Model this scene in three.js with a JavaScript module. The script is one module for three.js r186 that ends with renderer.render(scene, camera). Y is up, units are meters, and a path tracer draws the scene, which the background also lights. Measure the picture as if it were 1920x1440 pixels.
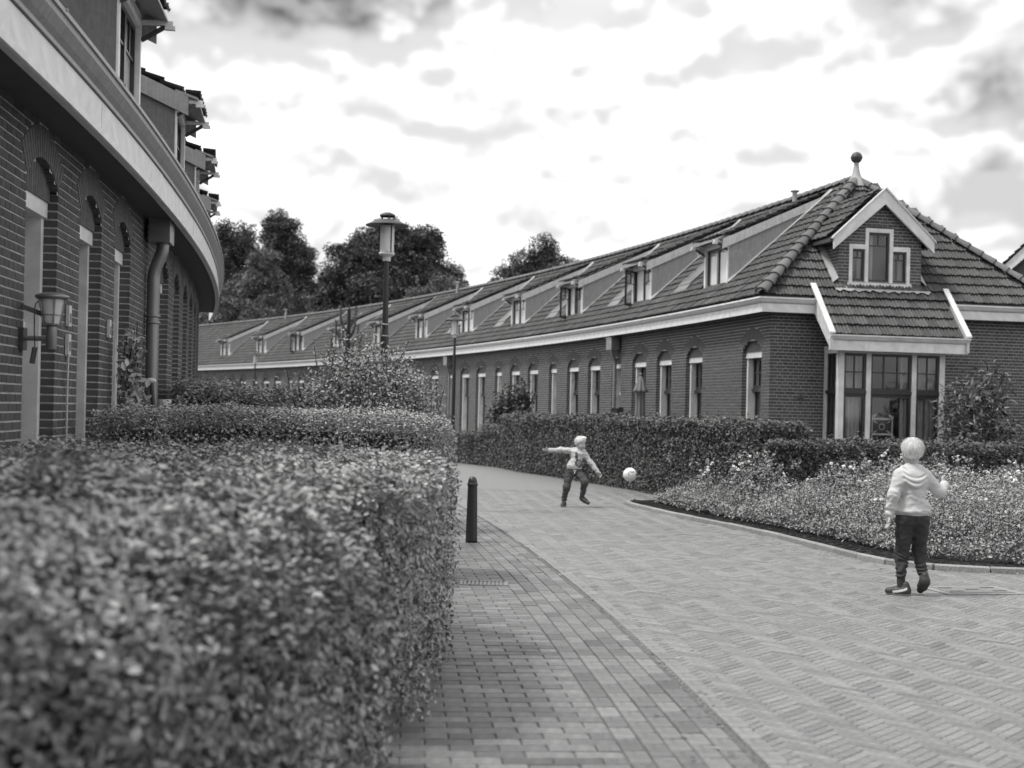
import * as THREE from 'three';
import { ImprovedNoise } from 'three/addons/math/ImprovedNoise.js';

// ------------------------------------------------------------------ camera
const scene = new THREE.Scene();
const FOC = 2500, CAM = 1.45, ROLL = 0.0225;                 // focal length in pixels of a 1920 x 1440 picture
const camera = new THREE.PerspectiveCamera(2 * Math.atan(720 / FOC) * 180 / Math.PI, 4 / 3, 0.1, 3000);
camera.position.set(0, CAM, 0);
camera.rotation.z = ROLL;
camera.setViewOffset(1920, 1440, 0, -49, 1920, 1440);
camera.focus = 12.5;
camera.userData.fStop = 2.2;
scene.add(camera);

// ------------------------------------------------------------------ noise and chance
let seed = 20240517;
const rnd = () => { seed |= 0; seed = seed + 0x6D2B79F5 | 0; let t = Math.imul(seed ^ seed >>> 15, 1 | seed); t = t + Math.imul(t ^ t >>> 7, 61 | t) ^ t; return ((t ^ t >>> 14) >>> 0) / 4294967296; };
const rr = (a, b) => a + (b - a) * rnd();
const PN = new ImprovedNoise();
const noise = (x, y = 0, z = 0) => PN.noise(x + 31.7, y + 17.3, z + 5.1);
const fbm = (x, y, z, o = 5) => { let s = 0, a = 0.5, f = 1; for (let i = 0; i < o; i++) { s += a * noise(x * f, y * f, z * f); a *= 0.5; f *= 2.03; } return s; };
const clamp = (x, a = 0, b = 1) => Math.min(b, Math.max(a, x));
const sstep = (a, b, x) => { const t = clamp((x - a) / (b - a)); return t * t * (3 - 2 * t); };
const mix = (a, b, t) => a + (b - a) * t;

// ------------------------------------------------------------------ sky: broken summer cloud
{
  const w = 2048, h = 1024, data = new Float32Array(w * h * 4), D = Math.PI / 180;
  // cloud masses: azimuth, elevation, half widths (degrees), strength; positive thickens the cloud, negative opens it
  const mass = [[-9.0, 17.2, 5.0, 2.0, 0.85], [-4.6, 18.0, 3.4, 1.8, 0.75], [-13.6, 17.2, 3.0, 1.6, 0.45], [-6.6, 10.7, 1.8, 0.8, 0.55], [-2.8, 12.2, 2.0, 0.5, 0.50], [-10.6, 12.9, 1.2, 1.0, 0.50], [19.5, 13.6, 3.4, 2.4, 0.75], [19.5, 10, 2.6, 1.4, 0.62], [15.5, 8.6, 2.6, 1.0, 0.45], [17, 17.5, 3.4, 1.2, 0.6], [4.6, 13.2, 2.6, 0.8, 0.52], [9.5, 15.6, 2.6, 0.8, 0.40], [11, 12, 2, 0.8, 0.3], [-13.8, 10.4, 1.4, 0.9, 0.4],
    [2.4, 17.2, 2.6, 1.4, -1.0], [5.6, 17.6, 2.4, 1.0, -0.9], [4.2, 14.9, 2.6, 0.7, 0.35], [-15.5, 8, 1.6, 1.2, -0.3], [3.5, 14.6, 2.4, 0.8, 0.25]];
  const field = (az, el) => {                                   // thickness of the cloud in one direction
    const ce = Math.cos(el * D), x = Math.sin(az * D) * ce, y = Math.sin(el * D), z = Math.cos(az * D) * ce;
    let c = 0.42 + 0.62 * fbm(x * 6.5, y * 10, z * 6.5, 4) + 0.60 * (0.26 - Math.abs(fbm(x * 17 + 9, y * 24, z * 17, 6)));
    const wa = az + 3.4 * fbm(x * 15, y * 15 + 4, z * 15, 4), we = el + 2.2 * fbm(x * 15 + 7, y * 15, z * 15, 4), lump = clamp(0.85 + 1.3 * fbm(x * 24 + 3, y * 32, z * 24, 4), 0.2, 1.6);
    for (const [ma, me, sa, se, s] of mass) { const q = ((wa - ma) / sa) ** 2 + ((we - me) / se) ** 2; if (q < 9) c += s * (se < 1.3 && s > 0 ? 0.6 : 1) * lump * Math.exp(-q); }
    return c;
  };
  for (let i = 0; i < w; i++) {
    const az0 = (i + 0.5) / w * 360 - 90, az = az0 > 180 ? az0 - 360 : az0, col = new Float32Array(h);
    for (let j = Math.floor(h * 0.46); j < h; j++) col[j] = field(az, (j + 0.5) / h * 180 - 90);
    for (let j = 0; j < h; j++) {
      const el = (j + 0.5) / h * 180 - 90; let L = 0.30;
      if (j >= h * 0.46) {
        const c = col[j], up = col[Math.min(h - 1, j + 4)], rel = clamp((c - up) * 1.7, -0.24, 0.16);
        const lit = mix(0.76 + rel, 0.22 + 0.5 * rel, sstep(0.52, 1.40, c)), gap = 0.58 + 0.10 * noise(az * 0.2, el * 0.5);
        L = mix(gap, lit, sstep(-0.16, 0.30, c)); if (el < 0) L = mix(L, 0.30, sstep(0, -6, el));
      }
      const k = (j * w + i) * 4; data[k] = data[k + 1] = data[k + 2] = L; data[k + 3] = 1;
    }
  }
  const t = new THREE.DataTexture(data, w, h, THREE.RGBAFormat, THREE.FloatType);
  t.mapping = THREE.EquirectangularReflectionMapping; t.magFilter = THREE.LinearFilter; t.minFilter = THREE.LinearFilter; t.wrapS = THREE.RepeatWrapping; t.needsUpdate = true;
  scene.background = t; scene.environment = t;
}
// the sun through thin cloud, high on the left: it lights the long wall and the dormer fronts, not the end wall
const sun = new THREE.DirectionalLight(0xfffefc, 2.3);
sun.position.set(-31, 58, -13); sun.target.position.set(0, 0, -18);
sun.castShadow = true; sun.shadow.radius = 24; sun.shadow.mapSize.set(2048, 2048);
Object.assign(sun.shadow.camera, { left: -60, right: 60, top: 60, bottom: -60, near: 1, far: 220 });
scene.add(sun, sun.target);

const renderer = new THREE.WebGLRenderer({ antialias: true });
renderer.setSize(1024, 768);
renderer.toneMapping = THREE.LinearToneMapping;
renderer.toneMappingExposure = 1.52;
renderer.shadowMap.enabled = true;

// ------------------------------------------------------------------ small tools
const V3 = THREE.Vector3;
const P = (X, Y, Z) => new V3(X, Y, -Z);                       // Z counts metres away from the camera
const used = new Map();
const numbered = n => { const k = used.get(n) || 0; used.set(n, k + 1); return k ? n + '_' + String(k).padStart(3, '0') : n; };
function top(o, name, label, category, group, kind) {
  o.name = numbered(name); scene.add(o);
  if (label) o.userData.label = label; if (category) o.userData.category = category;
  if (group) o.userData.group = group; if (kind) o.userData.kind = kind;
  return o;
}
const thing = (name, label, category, group) => top(new THREE.Group(), name, label, category, group);
function pxOf(p) { const Z = -p.z; if (Z < 0.3) return [-1e4, -1e4, Z]; const u = p.x * FOC / Z, v = (p.y - CAM) * FOC / Z; return [960 + u + ROLL * v, 769 - v + ROLL * u, Z]; }
const inView = (p, m = 0) => { const [x, y] = pxOf(p); return x > -m && x < 1920 + m && y > -m && y < 1440 + m; };

class Geo {                                                     // quads, boxes and placed geometries joined into one mesh
  constructor() { this.p = []; this.n = []; this.u = []; this.c = []; this.i = []; }
  quad(a, b, c, d, col = 1) {
    const e1 = b.clone().sub(a), e2 = d.clone().sub(a), n = e1.clone().cross(c.clone().sub(a)); if (n.lengthSq() < 1e-14) n.copy(e2).cross(c.clone().sub(a)).negate(); n.normalize();
    const k = this.p.length / 3, lu = e1.length(), lv = e2.length(), ou = (a.x + a.z) * 0.9, ov = a.y;
    for (const [q, s, t] of [[a, 0, 0], [b, lu, 0], [c, lu, lv], [d, 0, lv]]) { this.p.push(q.x, q.y, q.z); this.n.push(n.x, n.y, n.z); this.u.push(ou + s, ov + t); this.c.push(col, col, col); }
    this.i.push(k, k + 1, k + 2, k, k + 2, k + 3); return this;
  }
  tri(a, b, c, col = 1) { return this.quad(a, b, c, c, col); }
  hexa(q, col = 1) {                                            // q: bottom 0..3, top 4..7
    const [a, b, c, d, e, f, g, h] = q;
    return this.quad(a, d, c, b, col).quad(e, f, g, h, col).quad(a, b, f, e, col).quad(b, c, g, f, col).quad(c, d, h, g, col).quad(d, a, e, h, col);
  }
  fbox(F, a0, a1, o0, o1, y0, y1, col = 1, step = 0.8) {       // a box in a wall's own frame, split along a curved wall
    const n = Math.max(1, Math.ceil(Math.abs(a1 - a0) / step));
    for (let k = 0; k < n; k++) {
      const s = a0 + (a1 - a0) * k / n, t = a0 + (a1 - a0) * (k + 1) / n;
      const q = [F(s, o0, y0), F(t, o0, y0), F(t, o1, y0), F(s, o1, y0), F(s, o0, y1), F(t, o0, y1), F(t, o1, y1), F(s, o1, y1)];
      if (n === 1) { this.hexa(q, col); continue; }
      const [A, B, C, D, E2, F2, G2, H2] = q;
      this.quad(A, D, C, B, col).quad(E2, F2, G2, H2, col).quad(A, B, F2, E2, col).quad(C, D, H2, G2, col);
      if (k === 0) this.quad(D, A, E2, H2, col); if (k === n - 1) this.quad(B, C, G2, F2, col);
    }
    return this;
  }
  sweep(F, prof, a0, a1, step = 0.6, col = 1, caps = true, mitre = 0) {    // prof: closed list of [o, y]
    const n = Math.max(1, Math.ceil(Math.abs(a1 - a0) / step));
    for (let k = 0; k < n; k++) {
      const s = a0 + (a1 - a0) * k / n, t = a0 + (a1 - a0) * (k + 1) / n;
      for (let j = 0; j < prof.length; j++) { const [o, y] = prof[j], [o2, y2] = prof[(j + 1) % prof.length], m = k ? 0 : mitre; this.quad(F(s - m * o, o, y), F(t, o, y), F(t, o2, y2), F(s - m * o2, o2, y2), col); }
    }
    if (caps) for (const a of [a0, a1]) for (let j = 1; j < prof.length - 1; j++) this.tri(F(a, ...prof[0]), F(a, ...prof[j]), F(a, ...prof[j + 1]), col);
    return this;
  }
  bar(a, b, w, d, up = new V3(0, 1, 0), col = 1) {              // a straight bar from a to b, w wide, d deep
    const x = b.clone().sub(a).normalize(), y = up.clone().cross(x).normalize().multiplyScalar(w / 2), z = x.clone().cross(y).normalize().multiplyScalar(d / 2);
    const c = (p, i, j) => p.clone().addScaledVector(y, i).addScaledVector(z, j);
    return this.hexa([c(a, -1, -1), c(a, 1, -1), c(a, 1, 1), c(a, -1, 1), c(b, -1, -1), c(b, 1, -1), c(b, 1, 1), c(b, -1, 1)], col);
  }
  put(g, m, col = 1) {
    const k = this.p.length / 3, p = g.attributes.position, n = g.attributes.normal, u = g.attributes.uv, nm = new THREE.Matrix3().getNormalMatrix(m), v = new V3();
    const du = rnd() * 7, dv = rnd() * 7;
    for (let i = 0; i < p.count; i++) {
      v.fromBufferAttribute(p, i).applyMatrix4(m); this.p.push(v.x, v.y, v.z);
      v.fromBufferAttribute(n, i).applyMatrix3(nm).normalize(); this.n.push(v.x, v.y, v.z);
      this.u.push(u ? u.getX(i) + du : 0, u ? u.getY(i) + dv : 0); this.c.push(col, col, col);
    }
    if (g.index) for (let i = 0; i < g.index.count; i++) this.i.push(k + g.index.getX(i)); else for (let i = 0; i < p.count; i++) this.i.push(k + i);
    return this;
  }
  geometry() {
    const g = new THREE.BufferGeometry();
    g.setAttribute('position', new THREE.Float32BufferAttribute(this.p, 3)); g.setAttribute('normal', new THREE.Float32BufferAttribute(this.n, 3));
    g.setAttribute('uv', new THREE.Float32BufferAttribute(this.u, 2)); g.setAttribute('color', new THREE.Float32BufferAttribute(this.c, 3)); g.setIndex(this.i);
    return g;
  }
  build(name, m, parent, kind) { const o = new THREE.Mesh(this.geometry(), m); o.name = name; o.castShadow = o.receiveShadow = true; if (kind) o.userData.kind = kind; if (parent) parent.add(o); return o; }
}
const ones = g => { if (!g.attributes.color) g.setAttribute('color', new THREE.Float32BufferAttribute(new Float32Array(g.attributes.position.count * 3).fill(1), 3)); return g; };
function mesh(name, g, m, parent) { if (m.vertexColors) ones(g); const o = new THREE.Mesh(g, m); o.name = name; o.castShadow = o.receiveShadow = true; if (parent) parent.add(o); return o; }
const mtx = (pos, x, y, z, sx = 1, sy = 1, sz = 1) => new THREE.Matrix4().makeBasis(x.clone().multiplyScalar(sx), y.clone().multiplyScalar(sy), z.clone().multiplyScalar(sz)).setPosition(pos);
const lathe = (pts, seg = 24) => new THREE.LatheGeometry(pts.map(([r, y]) => new THREE.Vector2(r, y)), seg);
function tube(pts, r0, r1, seg = 10, rad = 6) {                 // tapered tube along a smooth line
  const c = pts.length > 2 ? new THREE.CatmullRomCurve3(pts) : new THREE.LineCurve3(pts[0], pts[1]), g = new THREE.TubeGeometry(c, seg, 1, rad), p = g.attributes.position;
  for (let i = 0; i <= seg; i++) { const o = c.getPointAt(i / seg), r = mix(r0, r1, i / seg); for (let j = 0; j <= rad; j++) { const k = i * (rad + 1) + j; p.setXYZ(k, o.x + (p.getX(k) - o.x) * r, o.y + (p.getY(k) - o.y) * r, o.z + (p.getZ(k) - o.z) * r); } }
  return g;
}

// ------------------------------------------------------------------ surfaces (the photograph has no colour, so every base colour is a grey)
const enc = l => Math.round(255 * (l <= 0.0031308 ? 12.92 * l : 1.055 * Math.pow(l, 1 / 2.4) - 0.055));
function tex(size, fn, metres, lin = false) {                   // fn(u, v) in 0..1 returns a linear value
  const d = new Uint8Array(size * size * 4);
  for (let j = 0; j < size; j++) for (let i = 0; i < size; i++) { const l = clamp(fn(i / size, j / size)), k = (j * size + i) * 4; d[k] = d[k + 1] = d[k + 2] = lin ? Math.round(l * 255) : enc(l); d[k + 3] = 255; }
  const t = new THREE.DataTexture(d, size, size); t.wrapS = t.wrapT = THREE.RepeatWrapping; t.magFilter = THREE.LinearFilter; t.minFilter = THREE.LinearMipmapLinearFilter; t.generateMipmaps = true; t.repeat.set(1 / metres, 1 / metres); if (!lin) t.colorSpace = THREE.SRGBColorSpace; t.needsUpdate = true; return t;
}
const wrapN = (u, v, f, o = 4, z = 0) => { const a = u * 2 * Math.PI, b = v * 2 * Math.PI; return fbm(Math.cos(a) * f + z, Math.sin(a) * f + Math.cos(b) * f * 1.3, Math.sin(b) * f * 1.3 + z, o); };
const tGrain = tex(512, (u, v) => 0.80 + 0.55 * wrapN(u, v, 6, 5) + 0.10 * (rnd() - 0.5), 1.1);
const tGrainB = tex(512, (u, v) => 0.5 + 0.7 * wrapN(u, v, 9, 5) + 0.25 * (rnd() - 0.5), 0.5, true);
const tStreak = tex(512, (u, v) => 0.86 + 0.3 * fbm(u * 60, v * 3, 4, 3) + 0.25 * wrapN(u, v, 3, 4, 8), 1.6);
const tStain = tex(512, (u, v) => 0.88 + 0.32 * wrapN(u, v, 2.2, 6, 3) + 0.05 * (rnd() - 0.5), 2.7);
const tSoil = tex(512, (u, v) => 0.6 + 0.9 * wrapN(u, v, 8, 6, 2) + 0.3 * (rnd() - 0.5), 0.9);
const tWeave = tex(256, (u, v) => 0.9 + 0.07 * Math.sin(u * 2 * Math.PI * 64) * Math.sin(v * 2 * Math.PI * 64) + 0.12 * (rnd() - 0.5), 0.12);
function mat(l, rough = 0.8, o = {}) { const { vc, ...r } = o; const m = new (o.clearcoat !== undefined || o.transmission !== undefined || o.sheen !== undefined ? THREE.MeshPhysicalMaterial : THREE.MeshStandardMaterial)({ roughness: rough, metalness: 0, side: THREE.DoubleSide, vertexColors: vc !== false, ...r }); m.color.setRGB(l, l, l); return m; }
const M = {
  brickL: mat(0.135, 0.85, { map: tGrain, bumpMap: tGrainB, bumpScale: 0.004 }),
  brickR: mat(0.112, 0.85, { map: tGrain, bumpMap: tGrainB, bumpScale: 0.004 }),
  mortarL: mat(0.64, 0.95, { map: tGrain }), mortarR: mat(0.58, 0.95, { map: tGrain }),
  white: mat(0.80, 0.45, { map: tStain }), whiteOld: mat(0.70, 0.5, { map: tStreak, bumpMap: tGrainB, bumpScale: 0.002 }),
  zinc: mat(0.30, 0.4, { metalness: 0.6, map: tStain }), lead: mat(0.38, 0.6, { map: tStain }),
  gutterDark: mat(0.22, 0.45, { map: tStreak }), cheekL: mat(0.17, 0.7, { map: tStreak }), boardL: mat(0.34, 0.6, { map: tStreak }), gutter: mat(0.30, 0.42, { map: tStreak }), cheek: mat(0.36, 0.7, { map: tStreak }), soffit: mat(0.10, 0.8, { map: tStreak }),  // soffit colour is darkened to carry part of the eave shade
  tile: mat(0.080, 0.72, { map: tGrain, bumpMap: tGrainB, bumpScale: 0.004 }), hip: mat(0.15, 0.6, { map: tGrain, bumpMap: tGrainB, bumpScale: 0.005 }), deck: mat(0.14, 0.9),
  sash: mat(0.03, 0.35), door: mat(0.16, 0.45, { map: tStreak }), iron: mat(0.022, 0.4), ironDull: mat(0.05, 0.55),
  glass: mat(0.9, 0.02, { transmission: 1, thickness: 0, vc: false }), curtain: mat(0.55, 0.9, { map: tWeave, transmission: 0.3, thickness: 0 }), net: mat(0.88, 0.9), plaster: mat(0.42, 0.9), dark: mat(0.06, 0.9),
  lampGlass: mat(0.94, 0.2, { transmission: 0.35, thickness: 0 }),
  soil: mat(0.055, 1, { map: tSoil, bumpMap: tGrainB, bumpScale: 0.03 }), earth: mat(0.09, 1, { map: tSoil }), sand: mat(0.19, 1, { map: tSoil }),
  paver: mat(0.235, 0.50, { map: tGrain, bumpMap: tGrainB, bumpScale: 0.003 }), paverFar: mat(0.25, 0.52, { map: tGrain, bumpMap: tGrainB, bumpScale: 0.006 }), kerb: mat(0.32, 0.8, { map: tGrain, bumpMap: tGrainB, bumpScale: 0.003 }),
  bark: mat(0.07, 0.95, { map: tStreak, bumpMap: tGrainB, bumpScale: 0.02 }), twigShade: mat(0.05, 1),
  leafHedge: mat(0.29, 0.45), leafFine: mat(0.092, 0.55), leafRose: mat(0.27, 0.5), leafTree: mat(0.055, 0.6), leafTreePale: mat(0.11, 0.6), leafBush: mat(0.21, 0.5), leafPale: mat(0.42, 0.5), leafPale2: mat(0.27, 0.5), leafBush2: mat(0.13, 0.5), petal: mat(0.8, 0.6),
};
const tones = (m, n, lo, hi) => Array.from({ length: n }, (_, k) => { const c = m.clone(); c.vertexColors = false; c.color.multiplyScalar(mix(lo, hi, k / (n - 1))); return c; });

// pieces that repeat: a brick, a paver, a roof tile, each drawn once
const brickGeo = new THREE.BoxGeometry(0.2, 0.0495, 0.05);
function rounded(w, h, d, b) {                                  // a block with worn upper edges: w along x, h up, d along z
  const g = new Geo(), q = (x, y, z) => new V3(x, y, z), x = w / 2, z = d / 2, t = h, s = h - b;
  const lo = [q(-x, 0, z), q(x, 0, z), q(x, 0, -z), q(-x, 0, -z)], mi = [q(-x, s, z), q(x, s, z), q(x, s, -z), q(-x, s, -z)], hi = [q(-x + b, t, z - b), q(x - b, t, z - b), q(x - b, t, -z + b), q(-x + b, t, -z + b)];
  for (let k = 0; k < 4; k++) { const j = (k + 1) % 4; g.quad(lo[k], lo[j], mi[j], mi[k]).quad(mi[k], mi[j], hi[j], hi[k]); }
  g.quad(hi[0], hi[1], hi[2], hi[3]); return g.geometry();
}
const paverGeo = rounded(0.2115, 0.05, 0.0485, 0.003), flagGeo = rounded(0.2045, 0.05, 0.0995, 0.004), kerbGeo = rounded(0.98, 0.12, 0.075, 0.012);
const TW = 0.205, TL = 0.31, TE = 0.255;
const tileGeo = (() => {                                        // x across, y up the slope, z off the roof; two rolls to a tile
  const g = new Geo(), N = 12, pt = (i, y, lift) => new V3(TW * (i / N - 0.5), y, 0.014 + lift + 0.008 * (1 + Math.cos(2 * Math.PI * i / N)) + 0.011 * (1 + Math.cos(6 * Math.PI * i / N)));
  for (let i = 0; i < N; i++) { g.quad(pt(i, 0, 0.044), pt(i + 1, 0, 0.044), pt(i + 1, TL, 0), pt(i, TL, 0)); const a = pt(i, 0, 0.044), b = pt(i + 1, 0, 0.044); g.quad(new V3(a.x, 0.012, a.z - 0.03), new V3(b.x, 0.012, b.z - 0.03), b, a); }
  return g.geometry();
})();
// wall frames: F(a, o, y): a along the wall, o outward from its face, y up
const CX = -140, CZ = -5, RL = 137.4, RR = 148;
const ring = (R, dir) => (a, o, y) => { const t = a / R, r = R + dir * o; return P(CX + r * Math.cos(t), y, CZ + r * Math.sin(t)); };
const FL = ring(RL, 1), FR = ring(RR, -1);
const A0 = 30.5, TH = A0 / RR, CO = Math.cos(TH), SI = Math.sin(TH), PX = CX + RR * CO, PZ = CZ + RR * SI;
const FE = (q, n, y) => P(PX + CO * q + SI * n, y, PZ + SI * q - CO * n);   // the end wall stands square to the curve

// splits a list of placed pieces: the largest in the picture become parts of their own, the rest one joined part
function pieces(list, geo, m, name, restName, parent, most = 300, nt = 6, lo = 0.7, hi = 1.3) {
  const ms = tones(m, nt, lo, hi), rest = new Geo();
  for (const l of list) { l.pos = new V3().setFromMatrixPosition(l.m); const [x, y, Z] = pxOf(l.pos); l.size = inView(l.pos, 10) && l.whole !== false ? (l.w || 1) / Z : 0; }
  const order = list.map((l, i) => i).sort((a, b) => list[b].size - list[a].size || a - b), pick = new Set(order.slice(0, most).filter(i => list[i].size > 0));
  list.forEach((l, i) => {
    if (!pick.has(i)) { rest.put(geo, l.m, l.t); return; }
    const k = clamp(Math.round((l.t - lo) / (hi - lo) * (nt - 1)), 0, nt - 1), o = mesh(name, geo, ms[k], parent); o.matrixAutoUpdate = false; o.matrix.copy(l.m); l.m.decompose(o.position, o.quaternion, o.scale);
  });
  if (rest.i.length) rest.build(restName, m, parent, 'stuff');
}

// ------------------------------------------------------------------ brick walls with arched openings
const COURSE = 0.062;
function arcOf(op) { const rise = op.top - op.spring, R = (op.w * op.w / 4 + rise * rise) / (2 * rise); return { R, yc: op.top - R, phi: Math.asin(op.w / 2 / R) }; }
function halfAt(op, y) { if (y < op.bot || y > op.top) return 0; if (!op.arch || y < op.spring) return op.w / 2; const { R, yc } = arcOf(op); return Math.sqrt(Math.max(0, R * R - (y - yc) ** 2)); }
function halfRing(op, y) {
  if (!op.arch) return halfAt(op, y); const { R, yc, phi } = arcOf(op), T = R + 0.23, yo = yc + T * Math.cos(phi);
  if (y < op.bot || y > yc + T) return 0; if (y < op.spring) return op.w / 2; if (y < yo) return op.w / 2 + (y - op.spring) * Math.tan(phi); return Math.sqrt(Math.max(0, T * T - (y - yc) ** 2));
}
function brickWall(parent, F, { a0, a1, y0, y1, open = [], mBrick, mMortar, most = 300, list = [], clip }) {
  const mort = new Geo();
  const cut = (y, fn) => { let iv = [[a0, a1, 0, 0]]; if (clip) { const c = clip(y); iv = [[c[0], c[1], 0, 0]]; if (c[1] - c[0] < 0.05) return []; } for (const op of open) { const h = fn(op, y); if (h <= 0) continue; const jam = y < op.spring + 0.09 && op.arch ? 1 : 0, out = []; for (const [s, t, js, jt] of iv) { const l = op.c - h, r = op.c + h; if (r <= s || l >= t) { out.push([s, t, js, jt]); continue; } if (l > s) out.push([s, l, js, jam]); if (r < t) out.push([r, t, jam, jt]); } iv = out; } return iv; };
  for (let k = 0; ; k++) {
    const y = y0 + k * COURSE; if (y + COURSE > y1 + 0.02) break; const ym = y + COURSE / 2;
    const low = open.length ? ym < open[0].spring : true, f0 = low ? 0.006 : 0.07;
    for (const [s, t, js, jt] of cut(ym, halfAt)) {
      const n = Math.max(1, Math.ceil((t - s) / 0.7));
      for (let i = 0; i < n; i++) { const b = s + (t - s) * i / n, c = s + (t - s) * (i + 1) / n; mort.quad(F(b, -0.007, y), F(c, -0.007, y), F(c, -0.007, y + COURSE), F(b, -0.007, y + COURSE)); }
      for (const [a, f, d] of [[s, js, f0], [t, jt, -f0]]) if (f) mort.quad(F(a + d, -0.006, y), F(a + d, -0.13, y), F(a + d, -0.13, y + COURSE), F(a + d, -0.006, y + COURSE));
    }
    const L = k % 2 ? 0.108 : 0.216, off = (k % 4 === 2 ? 0.108 : 0) + (k % 2 ? 0.054 : 0);
    for (const [s, t, js, jt] of cut(ym, halfRing)) {
      let a = Math.floor((s - off) / L) * L + off;
      for (; a < t; a += L) {
        let b = Math.max(a, s), e = Math.min(a + L - 0.011, t); if (b > s && b < s + 0.066) b = s; if (a + L - 0.011 < s + 0.05) continue; if (e < t && e > t - 0.062) e = t; if (b > t - 0.05 && b > s + 0.07) continue; const jb = js && b <= s + 0.001, je = jt && e >= t - 0.001;
        if (e - b < 0.025) continue;
        const deep = low && (jb || je) ? 0.118 : 0.05, o = 0.0015 * (rnd() - 0.5), p0 = F(b, 0, ym), p1 = F(e, 0, ym), x = p1.clone().sub(p0), len = x.length(); x.normalize();
        const yv = new V3(0, 1, 0), nv = F((b + e) / 2, 1, ym).sub(F((b + e) / 2, 0, ym)).normalize(), zv = x.clone().cross(yv), sg = zv.dot(nv) > 0 ? 1 : -1; zv.multiplyScalar(sg);
        const c = p0.add(p1).multiplyScalar(0.5).addScaledVector(nv, o - deep / 2); c.y += 0.0015 * (rnd() - 0.5);
        list.push({ m: mtx(c, x.multiplyScalar(sg), yv, zv, len / 0.2, 1, deep / 0.05), t: 1 + 0.26 * (rnd() + rnd() - 1) + (rnd() < 0.05 ? -0.22 : 0), w: len, whole: len > 0.06 });
      }
    }
  }
  mort.build('mortar', mMortar, parent);
  return list;
}
function archAndInfill(parent, F, op, mBrick, yF) {             // soldier arch over an opening and the brick panel under it
  const { R, yc, phi } = arcOf(op), g = new Geo(), n = Math.round(2 * phi * (R + 0.1) / 0.062);
  for (let k = 0; k < n; k++) {
    const p = -phi + 2 * phi * k / n + 0.0065 / R, q = -phi + 2 * phi * (k + 1) / n - 0.0065 / R, c = 1.22 + 0.24 * (rnd() - 0.5), pt = (r, f, o) => F(op.c + r * Math.sin(f), o, yc + r * Math.cos(f)), t = R + 0.224 + 0.004 * rnd();
    g.hexa([pt(R, p, 0.003), pt(R, q, 0.003), pt(R, q, -0.12), pt(R, p, -0.12), pt(t, p, 0.003), pt(t, q, 0.003), pt(t, q, -0.12), pt(t, p, -0.12)], c);
  }
  for (let k = 0; k < 10; k++) { const p = -phi + 2 * phi * k / 10, q = -phi + 2 * phi * (k + 1) / 10, pt = (f, o) => F(op.c + (R + 0.006) * Math.sin(f), o, yc + (R + 0.006) * Math.cos(f)); g.quad(pt(p, 0), pt(q, 0), pt(q, -0.12), pt(p, -0.12), 2); }
  g.build('brick_arch', mBrick, parent);
  const f = new Geo(), m = Math.round(op.w / 0.06), w = op.w / m;
  for (let k = 0; k < m; k++) { const x0 = -op.w / 2 + k * w + 0.004, x1 = x0 + w - 0.008, hy = x => yc + Math.sqrt(Math.max(0.0001, R * R - x * x)) - 0.002, lean = 0.0; const c = 1.1 + 0.24 * (rnd() - 0.5); f.hexa([F(op.c + x0, -0.06, yF), F(op.c + x1, -0.06, yF), F(op.c + x1, -0.16, yF), F(op.c + x0, -0.16, yF), F(op.c + x0 + lean, -0.06, hy(x0)), F(op.c + x1 + lean, -0.06, hy(x1)), F(op.c + x1, -0.16, hy(x1)), F(op.c + x0, -0.16, hy(x0))], c); }
  f.fbox(F, op.c - op.w / 2, op.c + op.w / 2, -0.17, -0.165, yF, op.top, 1.5);
  f.build('arch_infill', mBrick, parent);
}
function curtainGeo(F, a0, a1, o, y0, y1, amp = 0.025, period = 0.11) { const g = new Geo(), n = Math.max(4, Math.ceil((a1 - a0) / 0.025)); for (let k = 0; k < n; k++) { const s = mix(a0, a1, k / n), t = mix(a0, a1, (k + 1) / n), f = a => o + amp * Math.sin(a / period * 6.28) + 0.3 * amp * Math.sin(a / period * 2.7 + 1); g.quad(F(s, f(s), y0), F(t, f(t), y0), F(t, f(t), y1), F(s, f(s), y1)); } return g; }
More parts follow.
